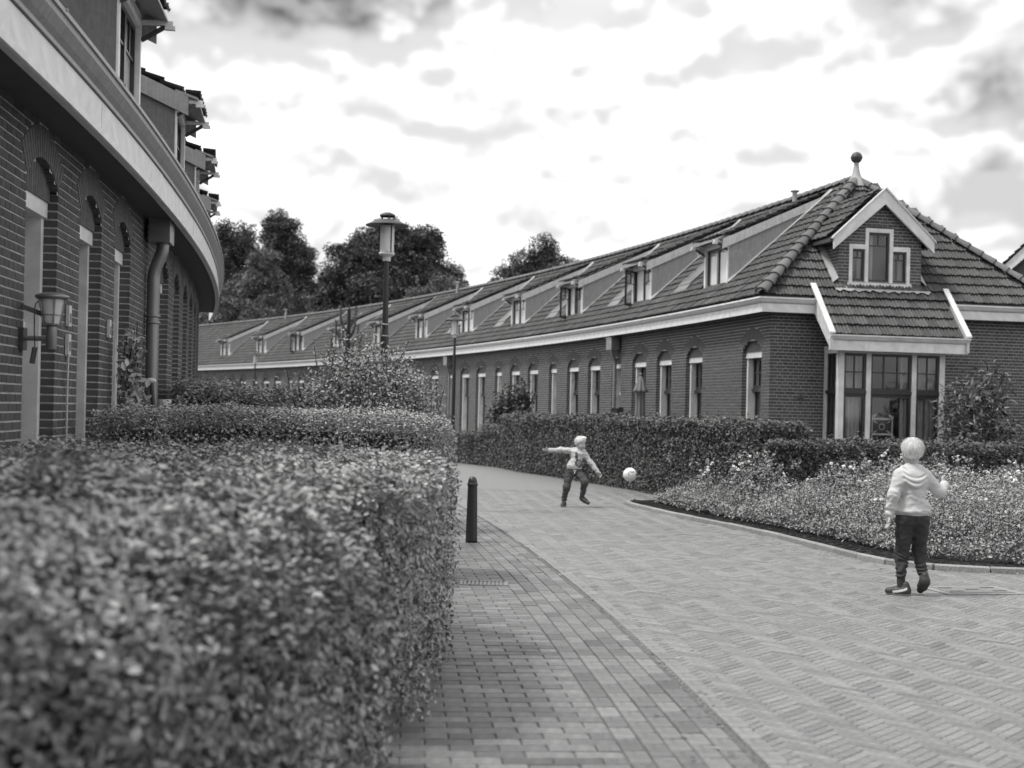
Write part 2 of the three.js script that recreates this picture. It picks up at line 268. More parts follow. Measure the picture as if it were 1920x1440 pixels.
// sash window: white box frame, small-paned upper sash standing forward of the lower one
function sashWindow(parent, F, c, w, yB, yF, o = {}) {
  const a = c - w / 2 + 0.004, b = c + w / 2 - 0.004, fw = 0.075, mid = o.mid ?? mix(yB, yF, 0.62), f = new Geo();
  f.fbox(F, a, a + fw, -0.1, -0.32, yB, yF - 0.115).fbox(F, b - fw, b, -0.1, -0.32, yB, yF - 0.115).fbox(F, a, b, -0.075, -0.32, yF - 0.115, yF).fbox(F, a - 0.0, b + 0.0, -0.06, -0.32, yB - 0.08, yB);
  const win = f.build(o.door ? 'door_case' : 'window', M.white, parent), L = a + fw, R = b - fw, T = yF - 0.115;
  const Fs = (x, q, y) => F(x, q - 0.08, y);
  if (o.door) {
    const d = new Geo(); d.fbox(Fs, L, R, -0.19, -0.23, yB, mid).fbox(Fs, L + 0.07, R - 0.07, -0.18, -0.19, yB + 0.25, yB + 0.75).fbox(Fs, L + 0.07, R - 0.07, -0.18, -0.19, yB + 0.85, mid - 0.12); d.build('door', M.door, win);
    new Geo().fbox(Fs, L, R, -0.12, -0.2, mid, mid + 0.07).build('transom', M.white, win);
    new Geo().fbox(Fs, L, R, -0.205, -0.21, mid + 0.07, T).build('pane', M.glass, win);
  } else {
    const s = new Geo(); for (const [p, q, r, t] of [[L, L + 0.05, mid, T], [R - 0.05, R, mid, T], [L, R, T - 0.05, T], [L, R, mid, mid + 0.07]]) s.fbox(Fs, p, q, -0.13, -0.17, r, t);
    for (let k = 1; k < 3; k++) s.fbox(Fs, mix(L, R, k / 3) - 0.012, mix(L, R, k / 3) + 0.012, -0.135, -0.165, mid + 0.07, T - 0.05);
    s.fbox(Fs, L + 0.05, R - 0.05, -0.136, -0.164, mix(mid + 0.07, T - 0.05, 0.5) - 0.012, mix(mid + 0.07, T - 0.05, 0.5) + 0.012);
    s.fbox(Fs, L, R, -0.10, -0.16, mid - 0.06, mid + 0.004); s.build('upper_sash', M.sash, win);
    const l = new Geo(); for (const [p, q, r, t] of [[L, L + 0.05, yB, mid - 0.0], [R - 0.05, R, yB, mid - 0.0], [L, R, yB, yB + 0.08], [L, R, mid - 0.055, mid - 0.002]]) l.fbox(Fs, p, q, -0.175, -0.215, r, t); l.build('lower_sash', M.sash, win);
    new Geo().fbox(Fs, L + 0.05, R - 0.05, -0.149, -0.152, mid + 0.07, T - 0.05).build('pane', M.glass, win);
    new Geo().fbox(Fs, L + 0.05, R - 0.05, -0.194, -0.197, yB + 0.08, mid - 0.055).build('pane', M.glass, win);
    if (o.curtain !== false) { curtainGeo(Fs, L - 0.02, L + (R - L) * 0.36, -0.30, yB, T).build('curtain', M.curtain, win); curtainGeo(Fs, R - (R - L) * 0.36, R + 0.02, -0.30, yB, T).build('curtain', M.curtain, win); }
  }
  return win;
}

// ------------------------------------------------------------------ roof tiles and dormers
function tilesOn(F, list, oE, yE, oR, yR, spanAt, skip) {       // from the eave (oE, yE) to the ridge (oR, yR)
  const len = Math.hypot(oR - oE, yR - yE), uo = (oR - oE) / len, uy = (yR - yE) / len, rows = Math.floor(len / TE);
  for (let r = 0; r <= rows; r++) {
    const d = r * TE; if (d > len - 0.06) break; const o = oE + uo * d, y = yE + uy * d, oc = oE + uo * (d + 0.12), [s, t] = spanAt(d / len);
    for (let a = Math.ceil((s - 0.06) / TW) * TW + 0.02; a < t + 0.06; a += TW) {
      if (skip && skip(a, oc)) continue;
      const p = F(a, o, y), x = F(a + 0.1, o, y).sub(F(a - 0.1, o, y)).normalize(), up = F(a, o + uo, y + uy).sub(p).normalize(), n = x.clone().cross(up).normalize(); let sx = 1; if (n.y < 0) { n.negate(); x.negate(); }
      const tilt = 0.012 * (rnd() - 0.5); up.addScaledVector(n, tilt).normalize(); p.addScaledVector(n, 0.010 * rnd()); p.addScaledVector(up, 0.012 * (rnd() - 0.5));
      const k = Math.min(1, (len - d) / TL);
      list.push({ m: mtx(p, x, up, n, 1, k, 1), t: 1 + 0.42 * (rnd() + rnd() - 1) + (rnd() < 0.06 ? 0.5 : 0), w: 1, whole: true });
    }
  }
}
function dormer(parent, F, c, o) {                              // shed dormer: sheet cheeks, white bargeboards, tiled hood on brackets
  const w = o.w / 2, f = o.front, sill = o.sill, head = o.head, back = o.back, sl = (o.backY - head) / (f - back), yTop = q => head + 0.06 + (f - q) * sl, roofY = q => o.eY + (o.eO - q) * o.pitch;
  const ch = new Geo();
  for (const s of [-1, 1]) { const a = c + s * w, ai = c + s * (w - 0.05); for (const aa of [a, ai]) { const N = 5; for (let k = 0; k < N; k++) { const p = mix(f, back, k / N), q = mix(f, back, (k + 1) / N); ch.quad(F(aa, p, roofY(p) - 0.03), F(aa, q, roofY(q) - 0.03), F(aa, q, yTop(q)), F(aa, p, yTop(p))); } } ch.quad(F(a, f, sill - 0.1), F(ai, f, sill - 0.1), F(ai, f, yTop(f)), F(a, f, yTop(f))); }
  ch.quad(F(c - w, f - 0.3, sill), F(c + w, f - 0.3, sill), F(c + w, f - 0.3, sill + 0.01), F(c - w, f - 0.3, sill + 0.01));
  const d = ch.build('dormer', o.mCheek || M.cheek, parent);
  const fr = new Geo(), L = c - w + 0.0, R = c + w; 
  fr.fbox(F, L + 0.002, L + 0.085, f - 0.06, f + 0.02, sill, head - 0.09).fbox(F, R - 0.085, R - 0.002, f - 0.06, f + 0.02, sill, head - 0.09).fbox(F, L + 0.002, R - 0.002, f - 0.06, f + 0.022, head - 0.09, head + 0.04).fbox(F, L - 0.04, R + 0.04, f - 0.06, f + 0.07, sill - 0.075, sill); fr.build('window_frame', M.white, d);
  { const ap = new Geo(); ap.quad(F(L - 0.1, f + 0.02, sill - 0.03), F(R + 0.1, f + 0.02, sill - 0.03), F(R + 0.1, f + 0.2, roofY(f + 0.2) + 0.10), F(L - 0.1, f + 0.2, roofY(f + 0.2) + 0.10)); ap.build('lead_apron', M.lead, d); }
  const l = L + 0.085, r = R - 0.085, m = c, T = head - 0.09;
  const leaf = (a, b, open) => {                                // one casement, perhaps standing open on its outer edge
    const G = open ? (x, q, y) => { const t = open.t, e = open.hinge, k = (x - e); return F(e + k * Math.cos(t) - (q) * Math.sin(t) * Math.sign(k || 1) * 0, f - 0.03 + Math.abs(k) * Math.sin(t) + q, y); } : (x, q, y) => F(x, f - 0.03 + q, y);
    const s = new Geo(), y0 = sill + 0.002, y1 = T; s.fbox(G, a, a + 0.045, -0.04, 0, y0, y1).fbox(G, b - 0.045, b, -0.04, 0, y0, y1).fbox(G, a + 0.045, b - 0.045, -0.04, 0, y0, y0 + 0.06).fbox(G, a + 0.045, b - 0.045, -0.04, 0, y1 - 0.05, y1);
    if (o.bars) s.fbox(G, a + 0.045, b - 0.045, -0.03, -0.008, mix(y0, y1, 0.62), mix(y0, y1, 0.62) + 0.024).fbox(G, (a + b) / 2 - 0.012, (a + b) / 2 + 0.012, -0.03, -0.008, mix(y0, y1, 0.64), y1 - 0.05);
    const ca = s.build('casement', M.sash, d); new Geo().fbox(G, a + 0.045, b - 0.045, -0.021, -0.019, y0 + 0.06, y1 - 0.05).build('pane', M.glass, d); return ca;
  };
  leaf(l, m, o.open === -1 ? { hinge: l, t: 0.8 } : null); leaf(m, r, o.open === 1 ? { hinge: r, t: 0.8 } : null);
  for (const [p, q] of o.blind ? [[l, l + (r - l) * 0.47], [r - (r - l) * 0.47, r]] : [[l, l + (r - l) * 0.3], [r - (r - l) * 0.3, r]]) curtainGeo(F, p, q, f - 0.082, sill, T, 0.006, 0.09).build('curtain', M.net, d);
  for (const s of [-1, 1]) {
    const a = c + s * (w + 0.012), b = new Geo(), e = a + s * 0.045, fo = f + 0.16, dp = o.board; b.hexa([F(a, fo, yTop(fo) - dp), F(e, fo, yTop(fo) - dp), F(e, back, yTop(back) - dp * 0.8), F(a, back, yTop(back) - dp * 0.8), F(a, fo, yTop(fo) + 0.03), F(e, fo, yTop(fo) + 0.03), F(e, back, yTop(back) + 0.03), F(a, back, yTop(back) + 0.03)]);
    b.build('bargeboard', o.mBoard || M.whiteOld, d);
    const k = new Geo(), g = c + s * (w + 0.10); k.bar(F(g - s * 0.13, f + 0.02, head - 0.20), F(g - s * 0.13, f + 0.27, head - 0.04), 0.035, 0.04); k.build('brace', M.ironDull, d); const kb = new Geo(); kb.fbox(F, g - s * 0.16, g - s * 0.11, f + 0.02, f + 0.33, head - 0.045, head + 0.0); kb.fbox(F, g - s * 0.16, g - s * 0.11, f + 0.25, f + 0.35, head - 0.085, head - 0.046); kb.build('bracket', M.white, d);
    // flashing where the cheek meets the tiles
    const fl = new Geo(), x0 = c + s * (w + 0.002), x1 = c + s * (w + 0.13); for (let j = 0; j < 4; j++) { const p = mix(f + 0.05, back, j / 4), q = mix(f + 0.05, back, (j + 1) / 4); fl.quad(F(x0, p, roofY(p) + 0.15), F(x0, q, roofY(q) + 0.15), F(x1, q, roofY(q) + 0.118), F(x1, p, roofY(p) + 0.118)); } fl.build('flashing', M.lead, d);
  }
  const hood = []; const ho = f + (o.hood || 0.27), hy = head + 0.02, st = 0.30;
  tilesOn(F, hood, ho, hy + 0.01, f + 0.10, hy + 0.01 + (ho - f - 0.10) * st, () => [c - w + 0.04, c + w - 0.04]);
  tilesOn(F, hood, f + 0.06, yTop(f + 0.06) + 0.04, back, yTop(back) + 0.04, () => [c - w + 0.05, c + w - 0.05]);
  const ht = new Geo(); for (const t of hood) ht.put(tileGeo, t.m, t.t); ht.build('dormer_tiles', M.tile, d);
  const hb = new Geo(); hb.hexa([F(c - w - 0.05, ho, hy - 0.03), F(c + w + 0.05, ho, hy - 0.03), F(c + w + 0.05, f, hy - 0.02 + (ho - f) * st), F(c - w - 0.05, f, hy - 0.02 + (ho - f) * st), F(c - w - 0.05, ho, hy), F(c + w + 0.05, ho, hy), F(c + w + 0.05, f, hy + 0.01 + (ho - f) * st), F(c - w - 0.05, f, hy + 0.01 + (ho - f) * st)]); 
  hb.build('hood_board', M.gutter, d);
  new Geo().quad(F(c - w, f, yTop(f)), F(c + w, f, yTop(f)), F(c + w, back, yTop(back)), F(c - w, back, yTop(back))).build('dormer_deck', M.deck, d);
  return d;
}
const tubeMesh = (name, pts, r, m, parent, rad = 12, seg = 24) => mesh(name, tube(pts, r, r, seg, rad), m, parent);
function downpipe(parent, F, a, yTop, yBend, r = 0.055) {       // box hopper, swan neck and socketed pipe
  const h = new Geo(); h.fbox(F, a - 0.20, a + 0.20, 0.05, 0.27, yBend + 0.03, yTop); h.fbox(F, a - 0.215, a + 0.215, 0.035, 0.285, yTop - 0.03, yTop + 0.002);
  const d = h.build('hopper_head', M.zinc, parent); const s = a + 0.02;
  tubeMesh('pipe', [F(s, 0.17, yBend + 0.06), F(s, 0.17, yBend - 0.05), F(s, 0.13, yBend - 0.16), F(s, 0.09, yBend - 0.28), F(s, 0.085, yBend - 0.5), F(s, 0.085, 1.4), F(s, 0.085, 0)], r, M.zinc, d, 14, 60);
  for (const y of [yBend - 0.75, yBend - 0.82, 0.95, 0.88]) mesh('pipe_socket', new THREE.TorusGeometry(r + 0.004, 0.012, 8, 20), M.zinc, d).position.copy(F(s, 0.085, y)), d.children[d.children.length - 1].rotation.x = Math.PI / 2;
  return d;
}

// ================================================================== the ground
const flat = (name, pts, y, m, uvm = 1) => { const sh = new THREE.Shape(pts.map(([X, Z]) => new THREE.Vector2(X, Z))), g = new THREE.ShapeGeometry(sh, 24), p = g.attributes.position, n = g.attributes.normal, u = g.attributes.uv; for (let i = 0; i < p.count; i++) { const X = p.getX(i), Z = p.getY(i); p.setXYZ(i, X, y, -Z); n.setXYZ(i, 0, 1, 0); u.setXY(i, X, Z); } return mesh(name, g, m); };
const smooth = (pts, n) => new THREE.CatmullRomCurve3(pts.map(([X, Z]) => new V3(X, 0, Z))).getSpacedPoints(n).map(p => [p.x, p.z]);
const inPoly = (poly, X, Z) => { let c = false; for (let i = 0, j = poly.length - 1; i < poly.length; j = i++) { const [a, b] = poly[i], [d, e] = poly[j]; if ((b > Z) !== (e > Z) && X < (d - a) * (Z - b) / (e - b) + a) c = !c; } return c; };
const segDist = (X, Z, a, b) => { const dx = b[0] - a[0], dz = b[1] - a[1], t = clamp(((X - a[0]) * dx + (Z - a[1]) * dz) / (dx * dx + dz * dz)); return Math.hypot(X - a[0] - dx * t, Z - a[1] - dz * t); };
const polyDist = (poly, X, Z) => { let m = 1e9; for (let i = 0; i < poly.length; i++) m = Math.min(m, segDist(X, Z, poly[i], poly[(i + 1) % poly.length])); return m; };
const radius = (X, Z) => Math.hypot(X - CX, Z - CZ);

{ const g = new THREE.PlaneGeometry(900, 900); g.rotateX(-Math.PI / 2); const u = g.attributes.uv; for (let i = 0; i < u.count; i++) u.setXY(i, u.getX(i) * 900, u.getY(i) * 900); const o = mesh('ground', g, M.earth); o.position.set(0, -0.06, -150); top(o, 'ground', null, null, null, 'structure'); }
const kerbLine = smooth([[2.02, 21.75], [1.86, 21.2], [1.93, 20.55], [2.42, 18.61], [2.85, 17.2], [3.22, 15.79], [3.40, 14.9], [3.57, 14.0], [3.78, 13.25], [4.12, 12.9], [4.8, 12.72], [6.2, 12.62], [8.2, 12.6]], 120);
const bedPoly = [...kerbLine, [9.2, 20.8], [3.8, 19.7], [3.1, 21.9], [2.4, 22.1]];
const GUT = 141.45;                                             // radius of the gutter between footpath and road
{
  const road = flat('road', [[-1.6, 1], [14, 1], [14, 24], [3.0, 24], [1.2, 38], [-4, 38], [-4, 24], [-1.6, 15]], -0.0035, M.sand); top(road, 'road', null, null, null, 'structure');
  const far = flat('road', [[-3.9, 24.3], [2.9, 24.3], [1.5, 30], [0.2, 37], [-3, 48], [-7, 48]], 0.001, M.paverFar); far.name = 'road_surface'; road.add(far);
  const right = flat('road', [[8.3, 2], [13.8, 2], [13.8, 12.5], [8.3, 12.5]], 0.001, M.paverFar); right.name = 'road_surface'; road.add(right);
  const list = [], U = 0.0545, n = 4, th = 0.88, ct = Math.cos(th), stn = Math.sin(th), ox = 3, oz = 12;
  const place = (cx, cz, vert) => {
    const X = ox + cx * ct - cz * stn, Z = oz + cx * stn + cz * ct; if (Z < 3.2 || Z > 24.5 || X < -2.4 || X > 8.4) return;
    const R = radius(X, Z); if (R < GUT + 0.095) return;
    if (inPoly(bedPoly, X, Z) || (Z > 12 && Z < 22 && polyDist(bedPoly, X, Z) < 0.02)) return;
    const hx = 3.72 - 0.297 * (Z - 19.8); if (Z > 19 && X > hx + 0.1) return;
    const a = th + (vert ? Math.PI / 2 : 0) + 0.012 * (rnd() - 0.5), x = new V3(Math.cos(a), 0.008 * (rnd() - 0.5), -Math.sin(a)).normalize(), y = new V3(0.012 * (rnd() - 0.5), 1, 0.012 * (rnd() - 0.5)), z = x.clone().cross(y).normalize(); y.copy(z).cross(x);
    const wave = 0.0015 * noise(X * 0.7, Z * 0.7), patch = 0.16 * fbm(X * 0.5, Z * 0.5, 3, 3);
    list.push({ m: mtx(P(X, -0.05 + wave + 0.0025 * (rnd() - 0.5), Z), x, y, z), t: 1 + patch + 0.30 * (rnd() + rnd() - 1) + (rnd() < 0.03 ? -0.25 : 0), w: 1 });
  };
  const N = 330;
  for (let y = -N; y < N; y++) for (let m = -90; m < 90; m++) {
    const x = y + 2 * n * m; if (Math.abs(x) < N) place((x + n / 2) * U, (y + 0.5) * U, false);
    const y0 = y + 1 - 2 * n * m; if (Math.abs(y0) < N) place((y + 0.5) * U, (y0 + n / 2) * U, true);
  }
  pieces(list, paverGeo, M.paver, 'paver', 'pavers', road, 300, 9, 0.62, 1.38);
  // edging course along the gutter
  const edge = []; for (let s = 6; s < 26; s += 0.211) { const F = ring(GUT, 1), p = F(s, 0.085, -0.044), x = F(s + 0.05, 0, 0).sub(F(s - 0.05, 0, 0)).normalize(); x.y = 0.01 * (rnd() - 0.5); const y = new V3(0, 1, 0), z = x.clone().cross(y).normalize(); p.y += 0.003 * (rnd() - 0.5); edge.push({ m: mtx(p, x, y, z), t: 1.06 + 0.18 * (rnd() + rnd() - 1), w: 1 }); }
  pieces(edge, flagGeo, M.paver, 'edging_brick', 'edging_bricks', road, 100, 6, 0.8, 1.3);
}
{
  const F = ring(GUT, -1), path = new Geo(); for (let s = 2; s < 30; s += 0.5) path.quad(F(s, 0.0, -0.004), F(s + 0.5, 0, -0.004), F(s + 0.5, 2.6, -0.004), F(s, 2.6, -0.004), 0.8);
  const o = path.build('footpath', M.sand); top(o, 'footpath', null, null, null, 'structure');
  const list = [], put = (s, off, along, k = 1) => { const p = F(s, off, -0.047 + 0.004 * (rnd() - 0.5) + 0.003 * noise(s * 0.9, off * 0.9)), e = along ? F(s + 0.05, off, 0).sub(F(s - 0.05, off, 0)) : F(s, off + 0.05, 0).sub(F(s, off - 0.05, 0)); e.normalize(); e.y = 0.012 * (rnd() - 0.5); const y = new V3(0.012 * (rnd() - 0.5), 1, 0.012 * (rnd() - 0.5)), z = e.clone().cross(y).normalize(); y.copy(z).cross(e); list.push({ m: mtx(p, e.normalize(), y, z, k), t: 0.80 + 0.25 * fbm(p.x, p.z, 1, 3) + 0.36 * (rnd() + rnd() - 1), w: 1 }); };
  for (let k = 0; k < 5; k++) for (let s = 2 + (k % 2) * 0.105; s < 26; s += 0.211) put(s, 0.062 + k * 0.106, true);
  for (let j = 0, s = 2; s < 26; s += 0.106, j++) { if (j % 2) put(s, 0.592, false, 0.49); for (let k = 0; k < 8; k++) put(s, 0.645 + (j % 2) * 0.105 + k * 0.211, false); }
  pieces(list, flagGeo, M.paver, 'paving_brick', 'paving_bricks', o, 300, 7, 0.45, 1.1);
}
{
  const soil = flat('rose_bed_soil', bedPoly, 0.02, M.soil); top(soil, 'soil', null, null, null, 'structure');
  const crumbs = new Geo(), ball = new THREE.IcosahedronGeometry(1, 0); for (let k = 0; k < 2600; k++) { const i = Math.floor(rnd() * 104), [X, Z] = kerbLine[i], d = rr(0.06, 0.75), t = kerbLine[i + 1], nx = -(t[1] - Z), nz = t[0] - X, L = Math.hypot(nx, nz) || 1, x = X - nx / L * d * -1, z = Z - nz / L * d * -1; if (!inPoly(bedPoly, x, z)) continue; const s = rr(0.006, 0.03); crumbs.put(ball, new THREE.Matrix4().makeScale(s, s * 0.6, s).setPosition(P(x, 0.022, z)), rr(0.5, 1.6)); }
  crumbs.build('soil_crumbs', M.soil, soil, 'stuff');
  const kerb = new THREE.Group(); top(kerb, 'bed_kerb', 'low pale kerb of long stones curving round the rose bed', 'kerb');
  const c = new THREE.CatmullRomCurve3(kerbLine.filter((_, i) => i % 3 === 0).map(([X, Z]) => P(X, 0, Z))), L = c.getLength(), n = Math.floor(L / 0.5);
  for (let k = 0; k < n; k++) { const p = c.getPointAt(k / n), q = c.getPointAt((k + 1) / n), x = q.clone().sub(p), len = x.length(); x.normalize(); const y = new V3(0, 1, 0), z = x.clone().cross(y); const o = mesh('kerb_stone', kerbGeo, kerbTone(k), kerb); p.add(q).multiplyScalar(0.5); p.y = -0.065 + 0.006 * (rnd() - 0.5); mtx(p, x, y, z, (len - 0.006) / 0.98, 1, 1).decompose(o.position, o.quaternion, o.scale); }
}
function kerbTone(k) { kerbTone.m ||= tones(M.kerb, 5, 0.85, 1.15); return kerbTone.m[Math.floor(rnd() * 5)]; }

// ================================================================== the terrace on the left, the outside of the curve
{
  const T = thing('curved_brick_terrace', 'dark brick terrace with deep white eave curving away at the left edge', 'building');
  const cs = [11.0, 12.75, 14.5, 16.2, 17.8, 21.2, 22.85, 24.5, 26.0, 27.6, 29.2], open = cs.map(c => ({ c, w: 0.92, bot: 0.12, spring: 2.99, top: 3.16, arch: true })), yF = 2.91;
  const list = brickWall(T, FL, { a0: 8.5, a1: 34, y0: 0.0, y1: 3.9, open, mMortar: M.mortarL });
  pieces(list, brickGeo, M.brickL, 'brick', 'bricks', T, 300, 7, 0.6, 1.35);
  new Geo().fbox(FL, 8.6, 34, -3.1, -3.0, 0.02, 3.3).fbox(FL, 8.6, 34, -3.0, -0.35, 3.3, 3.38).fbox(FL, 19.9, 20.0, -3.0, -0.3, 0.02, 3.3).build('room_wall', M.plaster, T);
  new Geo().fbox(FL, 8.5, 34, -5.5, -5.4, 0, 4.0).fbox(FL, 33.9, 34, -5.4, -0.02, 0, 3.95).fbox(FL, 8.4, 8.5, -5.4, -0.02, 0, 3.95).build('rear_wall', M.brickL, T);
  open.forEach((op, k) => { archAndInfill(T, FL, op, M.brickL, yF); sashWindow(T, FL, op.c, op.w, k === 2 ? 0.12 : 0.2, yF, { mid: 1.95, door: k === 2, curtain: k < 5 }); });
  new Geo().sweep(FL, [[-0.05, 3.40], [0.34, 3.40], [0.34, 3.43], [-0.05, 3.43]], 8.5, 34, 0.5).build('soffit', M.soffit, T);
  for (let a = 8.5; a < 34; a += 3.1) { const d = 0.004 * (rnd() - 0.5); new Geo().sweep(FL, [[0.30 + d, 3.37], [0.345 + d, 3.37], [0.352 + d, 3.40], [0.352 + d, 3.63], [0.30 + d, 3.63]], a, a + 3.094, 0.35, rr(0.93, 1)).build('fascia_board', M.white, T); }
  new Geo().sweep(FL, [[0.353, 3.365], [0.372, 3.37], [0.372, 3.415], [0.353, 3.43]], 8.5, 34, 0.35).build('fascia_moulding', M.white, T);
  new Geo().sweep(FL, [[0.29, 3.64], [0.37, 3.64], [0.37, 3.67], [0.40, 3.70], [0.435, 3.76], [0.44, 3.80], [0.455, 3.80], [0.455, 3.83], [0.42, 3.83], [0.40, 3.78], [0.34, 3.70], [0.29, 3.70]], 8.5, 34, 0.35).build('gutter', M.gutter, T);
  for (let s = 9.3; s < 30; s += 1.9) new Geo().fbox(FL, s, s + 0.03, 0.28, 0.462, 3.825, 3.838).build('gutter_strap', M.zinc, T);
  const eO = 0.34, eY = 3.80, pitch = 0.892, rO = -2.75, rY = eY + (eO - rO) * pitch;
  const ds = [13.0, 17.72, 22.5, 26.45, 31.0];
  const tl = []; tilesOn(FL, tl, eO, eY, rO, rY, () => [9, 33], (a, o) => ds.some(c => Math.abs(a - c) < 0.68 && o < 0.02 && o > -2.5)); const rest = new Geo(); for (const t of tl) rest.put(tileGeo, t.m, t.t); rest.build('roof_tiles', M.tile, T, 'stuff');
  const dk = new Geo(); for (let s = 8.5; s < 34; s += 0.75) { dk.quad(FL(s, eO, eY - 0.01), FL(s + 0.75, eO, eY - 0.01), FL(s + 0.75, rO, rY - 0.01), FL(s, rO, rY - 0.01)); dk.quad(FL(s, -5.5, 4), FL(s + 0.75, -5.5, 4), FL(s + 0.75, rO, rY - 0.01), FL(s, rO, rY - 0.01)); } dk.build('roof', M.deck, T);
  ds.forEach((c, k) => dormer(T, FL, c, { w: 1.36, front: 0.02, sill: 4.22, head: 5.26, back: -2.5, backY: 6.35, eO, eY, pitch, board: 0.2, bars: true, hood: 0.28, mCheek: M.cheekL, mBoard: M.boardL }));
  downpipe(T, FL, 19.35, 3.52, 3.12, 0.066);
  for (const [a, y] of [[15.28, 2.02], [15.28, 1.80], [16.98, 2.02], [19.72, 2.0], [19.72, 1.8]]) new Geo().fbox(FL, a, a + 0.085, 0.004, 0.03, y, y + 0.16).fbox(FL, a + 0.02, a + 0.065, 0.03, 0.036, y + 0.03, y + 0.1, 0.35).build('house_number_plate', M.whiteOld, T);
  tubeMesh('wall_cable', [FL(15.32, 0.02, 1.8), FL(15.31, 0.02, 1.4), FL(15.33, 0.02, 0.9)], 0.008, M.whiteOld, T, 6, 8);
  tubeMesh('wire', [FL(18.4, 0.06, 2.25), FL(18.4, 0.05, 1.75), FL(18.42, 0.05, 1.62), FL(20, 0.06, 1.6), FL(21.5, 0.06, 1.58)], 0.006, M.iron, T, 5, 40);
}
{ // the same terrace goes on behind the camera's left shoulder
  const T = thing('near_terrace_wing', 'rest of the left terrace, beyond the left edge of the picture', 'building'), g = new Geo(), r = new Geo(), f = new Geo();
  g.sweep(FL, [[0, 0], [0, 3.9], [-0.2, 3.9], [-0.2, 0]], -28, 8.45, 1.2).sweep(FL, [[-5.4, 0], [-5.4, 3.9], [-5.5, 3.9], [-5.5, 0]], -28, 8.45, 1.2); g.build('wall', M.brickL, T);
  r.sweep(FL, [[0.40, 3.75], [-2.75, 6.56], [-5.8, 3.8], [-5.8, 3.7], [-2.75, 6.46], [0.40, 3.65]], -28, 8.45, 1.2); r.build('roof', M.tile, T);
  f.sweep(FL, [[0.30, 3.37], [0.352, 3.40], [0.352, 3.63], [0.30, 3.63]], -28, 8.45, 1.2); f.build('fascia_board', M.white, T);
}
{ // the house across the street that the bay window mirrors
  const H = thing('opposite_house', 'brick house across the street behind the camera', 'building'), F = (a, o, y) => P(1 + a, y, -9 + o), g = new Geo();
  g.fbox(F, 0, 14, -6, 0, 0, 3.6, 1, 20); g.build('wall', M.brickR, H); const r = new Geo(); r.hexa([F(-0.4, 0.4, 3.6), F(14.4, 0.4, 3.6), F(14.4, -6.4, 3.6), F(-0.4, -6.4, 3.6), F(2, -3, 6.4), F(12, -3, 6.4), F(12, -3.05, 6.4), F(2, -3.05, 6.4)]); r.build('roof', M.tile, H); new Geo().fbox(F, -0.4, 14.4, 0.36, 0.42, 3.4, 3.6).build('fascia_board', M.white, H);
  for (const a of [1.2, 3.4, 6, 8.2, 10.6, 12.4]) { const w = new Geo().fbox(F, a, a + 1, 0.01, 0.05, 0.8, 2.7).build('window', M.white, H); new Geo().fbox(F, a + 0.1, a + 0.9, 0.05, 0.06, 0.9, 2.6).build('pane', M.sash, w); }
}
{ // lantern on a bracket by the first door
  const L = thing('wall_lantern', 'tapered glass lantern with flat metal cap on a bracket, left brick wall', 'lantern');
  const b = FL(13.98, 0, 1.86), c = FL(13.98, 0.2, 1.86), ax = p => p.clone();
  const add = (name, pts, m, y, seg = 20) => { const o = mesh(name, lathe(pts, seg), m, L); o.position.set(c.x, y, c.z); return o; };
  add('stem', [[0, 0], [0.036, 0], [0.036, 0.15], [0.03, 0.155], [0, 0.155]], M.zinc, 1.79);
  add('glass', [[0.055, 0], [0.088, 0.17]], M.lampGlass, 1.955, 6);
  add('reflector', [[0.0, 0.075], [0.012, 0.06], [0.03, 0.03], [0.05, 0]], M.zinc, 1.95);
  add('cap', [[0, 0.035], [0.06, 0.03], [0.108, 0.012], [0.112, 0], [0.1, -0.014], [0.088, -0.016], [0, -0.01]], M.zinc, 2.14, 28);
  for (let k = 0; k < 6; k++) { const t = k / 6 * 6.283, o = new Geo().bar(new V3(c.x + 0.056 * Math.cos(t), 1.95, c.z + 0.056 * Math.sin(t)), new V3(c.x + 0.09 * Math.cos(t), 2.13, c.z + 0.09 * Math.sin(t)), 0.008, 0.008); o.build('glazing_bar', M.zinc, L); }
  for (const y of [1.96, 2.02]) { const o = mesh('glazing_ring', new THREE.TorusGeometry(y < 2 ? 0.059 : 0.069, 0.003, 6, 24), M.zinc, L); o.position.set(c.x, y, c.z); o.rotation.x = Math.PI / 2; }
  tubeMesh('bracket_arm', [FL(13.98, 0.01, 1.86), FL(13.98, 0.19, 1.86)], 0.016, M.zinc, L, 8, 4);
  new Geo().fbox(FL, 13.93, 14.03, 0.003, 0.03, 1.78, 1.93).build('wall_plate', M.ironDull, L);
  tubeMesh('cable', [FL(13.98, 0.14, 2.13), FL(13.97, 0.10, 2.1), FL(13.97, 0.09, 1.95), FL(13.96, 0.1, 1.78)], 0.004, M.iron, L, 5, 12);
  const cl = new Geo(); cl.bar(FL(13.96, 0.1, 1.80), FL(13.95, 0.085, 1.69), 0.022, 0.03); cl.build('cable_weight', M.iron, L);
  const br = new Geo(); br.bar(FL(13.9, 0.02, 2.07), FL(13.98, 0.15, 2.02), 0.02, 0.03); br.build('sensor_arm', M.iron, L);
}

